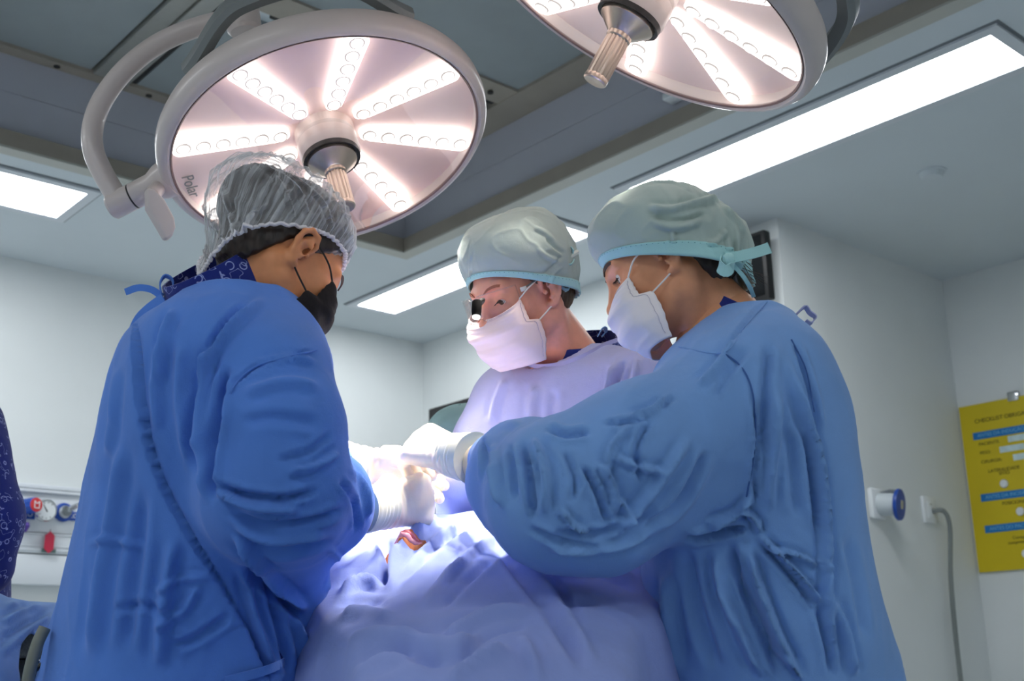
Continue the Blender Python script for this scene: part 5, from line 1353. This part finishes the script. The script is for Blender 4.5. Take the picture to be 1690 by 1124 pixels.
# ---------------------------------------------------------------- operating table, patient, drape
tx, ty0, ty1 = -.05, 1.32, 3.0
ot = empty('operating_table', (tx, 2.1, 0), 'operating table hidden under the blue surgical drape', 'operating table')
MB().box((tx-.2, ty0, .80), (tx+.2, ty1, .88), None, .02).build('mattress', M['black'], ot)
MB().box((tx-.21, ty0+.02, .74), (tx+.21, ty1-.02, .80), None, .006).build('top_frame', M['chrome'], ot)
MB().box((tx-.12, 1.95, .1), (tx+.12, 2.3, .74), None, .02).build('column', M['white'], ot)
MB().box((tx-.2, 1.6, .004), (tx+.2, 2.7, .1), None, .03).build('base', M['white'], ot)
pp = empty('person', (tx, 2.1, .88), 'patient lying under the drape, orange-stained skin showing at the wound', 'person')
WND = P(682, 884, 1.94)
def fnP(p):
    d = ell(p, (tx-.06, 2.12, 1.0), (.17, .34, .115))
    d = smin(d, ell(p, (tx, 2.45, .99), (.18, .2, .105)), .06)
    for s in (-1, 1): d = smin(d, chain(p, [np.array([tx+s*.08, 1.9, .955]), np.array([tx+s*.08, 1.72, .925]), np.array([tx+s*.07, 1.55, .90])], [.06, .045, .03], .03), .05)
    d = smin(d, rcone(p, (tx, 2.6, 1.0), (tx, 2.72, 1.0), .06, .055), .04)
    return smin(d, ell(p, (tx, 2.82, 1.0), (.075, .1, .095)), .03)
V, Q = sdf_mesh(fnP, (tx-.35, 1.2, .87), (tx+.35, 2.98, 1.2), .012, 1)
skp = mat('skin_iodine', srgb(214, 120, 62), .4, noise=.15, nscale=30, sss=.1)
add('body', V, Q, skp, pp)

# drape: cloth laid over the patient, falling to both sides and towards the viewer
nx, ny = 230, 250
xs = np.linspace(-.62, .60, nx); ys = np.linspace(1.12, 2.75, ny)
X, Y = np.meshgrid(xs, ys, indexing='ij')
def sst(a, b, t): t = np.clip((t-a)/(b-a), 0, 1); return t*t*(3-2*t)
prof = np.interp(Y, [1.10, 1.18, 1.26, 1.36, 1.50, 1.66, 1.80, 1.90, 2.02, 2.15, 2.35, 2.6, 2.8], [.40, .62, .82, .93, .985, 1.03, 1.085, 1.125, 1.16, 1.15, 1.12, 1.09, 1.07])
cx = np.interp(Y, [1.1, 1.6, 1.9, 2.1, 2.7], [-.03, -.03, -.05, -.06, -.03])
hw = np.interp(Y, [1.1, 1.35, 1.55, 1.7, 1.85, 2.2, 2.7], [.165, .175, .21, .28, .36, .34, .32])
dx = (X-cx)/hw
side = np.where(np.abs(dx) < .9, 1-.10*np.abs(dx/.9)**2.5, .90*np.exp(-(np.abs(dx)-.9)*5.5))
Zd = .50 + (prof-.50)*side
Zd = Zd - .02*np.exp(-((X+.20)/.04)**2 - ((Y-1.72)/.10)**2) + .030*np.exp(-((X+.24)/.10)**2 - ((Y-1.95)/.12)**2) + .02*np.exp(-((X+.07)/.07)**2 - ((Y-1.98)/.10)**2)
Zd = np.maximum(Zd, .30)
Vd = np.stack([X, Y, Zd], -1).reshape(-1, 3); Qd = grid_q(nx, ny, False)[:, ::-1]
if vnormals(Vd, Qd)[:, 2].mean() < 0: Qd = Qd[:, ::-1]
for _ in range(3): Vd = relax(Vd, Qd, .5)
Nn = vnormals(Vd, Qd)
Vd = Vd + Nn*(.007*fbm(Vd, 7, 2, 12, (1.4, .8, 1)) + .004*fbm(Vd, 17, 2, 13, (1, 1, 1)) + .008*ridged(Vd, 6, 3, (1.2, .8, 1)) + .002*ridged(Vd, 18, 7))[:, None]
foldsD = [
 ([(642, 985), (650, 930), (700, 870), (760, 830)], 11, .010), ([(625, 880), (640, 920), (636, 975)], 8, -.012), ([(560, 980), (600, 960), (640, 975)], 8, .009), ([(555, 1000), (600, 990), (645, 1000)], 7, -.008), ([(560, 1020), (610, 1010), (655, 1020)], 8, .008),
 ([(690, 1010), (760, 930), (840, 870)], 10, .008), ([(720, 1010), (790, 940), (860, 890)], 9, -.007), ([(660, 960), (720, 900), (790, 850)], 9, -.006),
 ([(820, 870), (870, 930), (930, 1010), (985, 1100)], 9, .008), ([(800, 880), (850, 940), (910, 1020), (965, 1110)], 9, -.008), ([(880, 900), (920, 960), (960, 1030)], 8, -.006),
 ([(560, 1060), (640, 1050), (730, 1070), (800, 1050)], 12, .010), ([(560, 1090), (650, 1075), (740, 1095)], 11, -.008), ([(720, 1060), (800, 1020), (880, 1000)], 11, .008), ([(760, 1090), (800, 1050), (870, 1030)], 9, -.007), ([(580, 1120), (640, 1090), (700, 1075)], 9, .006),
 ([(900, 950), (980, 930), (1050, 960)], 12, .006), ([(930, 1000), (1000, 990), (1060, 1010)], 12, -.005), ([(740, 1124), (780, 1090), (840, 1070)], 10, .008), ([(860, 1050), (880, 1090), (890, 1124)], 10, .007)]
Vd = folds(Vd, Qd, [(p_, w_*.9, a_*1.25) for p_, w_, a_ in foldsD])
for _ in range(2): Vd = relax(Vd, Qd, .5)
Vc, Qc = Vd, Qd
dr = add('surgical_drape', Vc, Qc, M['drape'])
solid(dr, .002, -1)
tag(dr, 'pale blue surgical drape over the patient, brightly lit in the centre', 'drape')
x_, y_, z_ = proj(Vd); _k = np.where((x_-674)**2 + (y_-872)**2 < 120)[0]; WND = Vd[_k[np.argmin(z_[_k])]]
# wound window: iodine-stained skin with a pink fold, part of the patient
def on_drape(x, y):
    d2 = (Vd[:, 0]-x)**2 + (Vd[:, 1]-y)**2; k = np.argpartition(d2, 30)[:30]; w_ = 1/(d2[k]+1e-6); return (Vd[k, 2]*w_).sum()/w_.sum()
A = np.zeros((9, 48, 3))
for i, r in enumerate(np.linspace(1, .03, 9)):
    for j in range(48):
        a_ = 2*math.pi*j/48; q = r*(1 + .05*math.sin(3*a_) + .03*math.sin(7*a_))
        x, y = WND[0] + .032*q*math.cos(a_), WND[1] + .015*q*math.sin(a_)
        A[i, j] = (x, y, on_drape(x, y) + (-.004 if i == 0 else .005))
MB().grid(A, True).build('wound_skin', skp, pp)
for k in range(2):
    t = np.linspace(-1, 1, 22); px = WND[0] + t*.024; py = WND[1] - .004 + .008*k - .003*(1-t*t)
    pz = np.array([on_drape(u, v) for u, v in zip(px, py)]) + .004
    MB().tube(np.stack([px, py, pz], -1), .002 + .0035*(1-t*t), 12).build('wound_fold', mat('wound_pink' if k == 0 else 'wound_rose', srgb(232, 160, 172) if k == 0 else srgb(206, 110, 120), .35, noise=.15, nscale=90), pp)

# ---------------------------------------------------------------- draped trolley at the lower left with hose
tc_ = P(20, 1000, 2.0)
m1 = empty('instrument_trolley', (tc_[0]-.15, tc_[1]+.05, 0), 'dark trolley showing in the gap below the blue sheet, lower left', 'trolley')
zt_ = P(40, 988, 2.05)[2]
MB().box((tc_[0]-.5, 1.78, zt_-.10), (tc_[0]+.02, 2.25, zt_-.02), None, .01).build('tray_top', mat('mesh_grey', srgb(96, 100, 96), .6, noise=.4, nscale=220), m1)
for a, b in ((-.48, 1.8), (.0, 1.8), (-.48, 2.22), (.0, 2.22)):
    MB().tube([np.array([tc_[0]+a, b, .0]), np.array([tc_[0]+a, b, zt_-.08])], .014, 10).build('leg', M['chrome'], m1)
MB().box((tc_[0]-.48, 1.80, .27), (tc_[0]-.0, 2.2, zt_-.1), None, .01).build('equipment_box', mat('dark_mesh', srgb(50, 54, 56), .7, noise=.5, nscale=260), m1)
MB().box((tc_[0]-.5, 1.78, .25), (tc_[0]+.02, 2.25, .27), None, .005).build('lower_shelf', M['chrome'], m1)
n1, n2 = 230, 190
A = np.zeros((n1, n2, 3))
for i in range(n1):
    for j in range(n2):
        u = i/(n1-1); v = j/(n2-1)
        x = tc_[0]-.58 + .70*u
        # v: 0 back edge, .45 front edge of the top, 1 hanging hem
        if v < .5: y = 2.32 - .56*(v/.5); z = zt_ + .004
        else: y = 1.76 - .05*(v-.5); z = zt_ - (v-.5)*(.62 + .10*math.sin(u*9))
        e_ = max(0, (u-.80)/.2); z -= .16*e_*e_
        A[i, j] = (x, y + .014*math.sin(u*22 + 2*math.sin(v*5))*max(0, v-.45)*2, z)
V = A.reshape(-1, 3); Q = grid_q(n1, n2, False)
for _ in range(14): V = relax(V, Q, .5)
if vnormals(V, Q)[:, 2].mean() < 0: Q = Q[:, ::-1]
V = V + vnormals(V, Q)*(.008*fbm(V, 10, 2, 21, (1, 1, 1)))[:, None]
V = folds(V, Q, [([(0, 1030), (40, 1008), (95, 995)], 6, .010), ([(0, 1055), (40, 1030), (90, 1005)], 5, -.008), ([(0, 1080), (40, 1045), (80, 1020)], 6, .010), ([(5, 1000), (50, 990), (95, 990)], 6, .006)])
x_, y_, z_ = proj(V)
gap = ~(((x_-58)/24)**2 + ((y_-1100)/52)**2 < 1)
V, Q = cut(V, Q, gap); V = smooth_rim(V, Q)
sh = add('trolley_sheet', V, Q, M['gownR']); solid(sh, .002, -1)
tag(sh, 'blue cloth sheet over the trolley at the lower left corner', 'sheet')
hs = smoothpath([P(74, 1036, 1.66), P(62, 1062, 1.65), P(52, 1095, 1.64), P(46, 1130, 1.64), P(44, 1200, 1.64)], 24)
tag(MB().tube(hs, .0085, 12).build('suction_hose', mat('hose_grey', srgb(120, 124, 116), .5)), 'grey hose coming out of the gap in the blue sheet', 'hose')
hs = smoothpath([P(84, 1088, 1.71), P(62, 1102, 1.70), P(40, 1122, 1.70), P(20, 1160, 1.70)], 20)
tag(MB().tube(hs, .004, 8).build('thin_cable', M['black']), 'thin black cable crossing behind the grey hose', 'cable')
print('script', time.time()-T0)
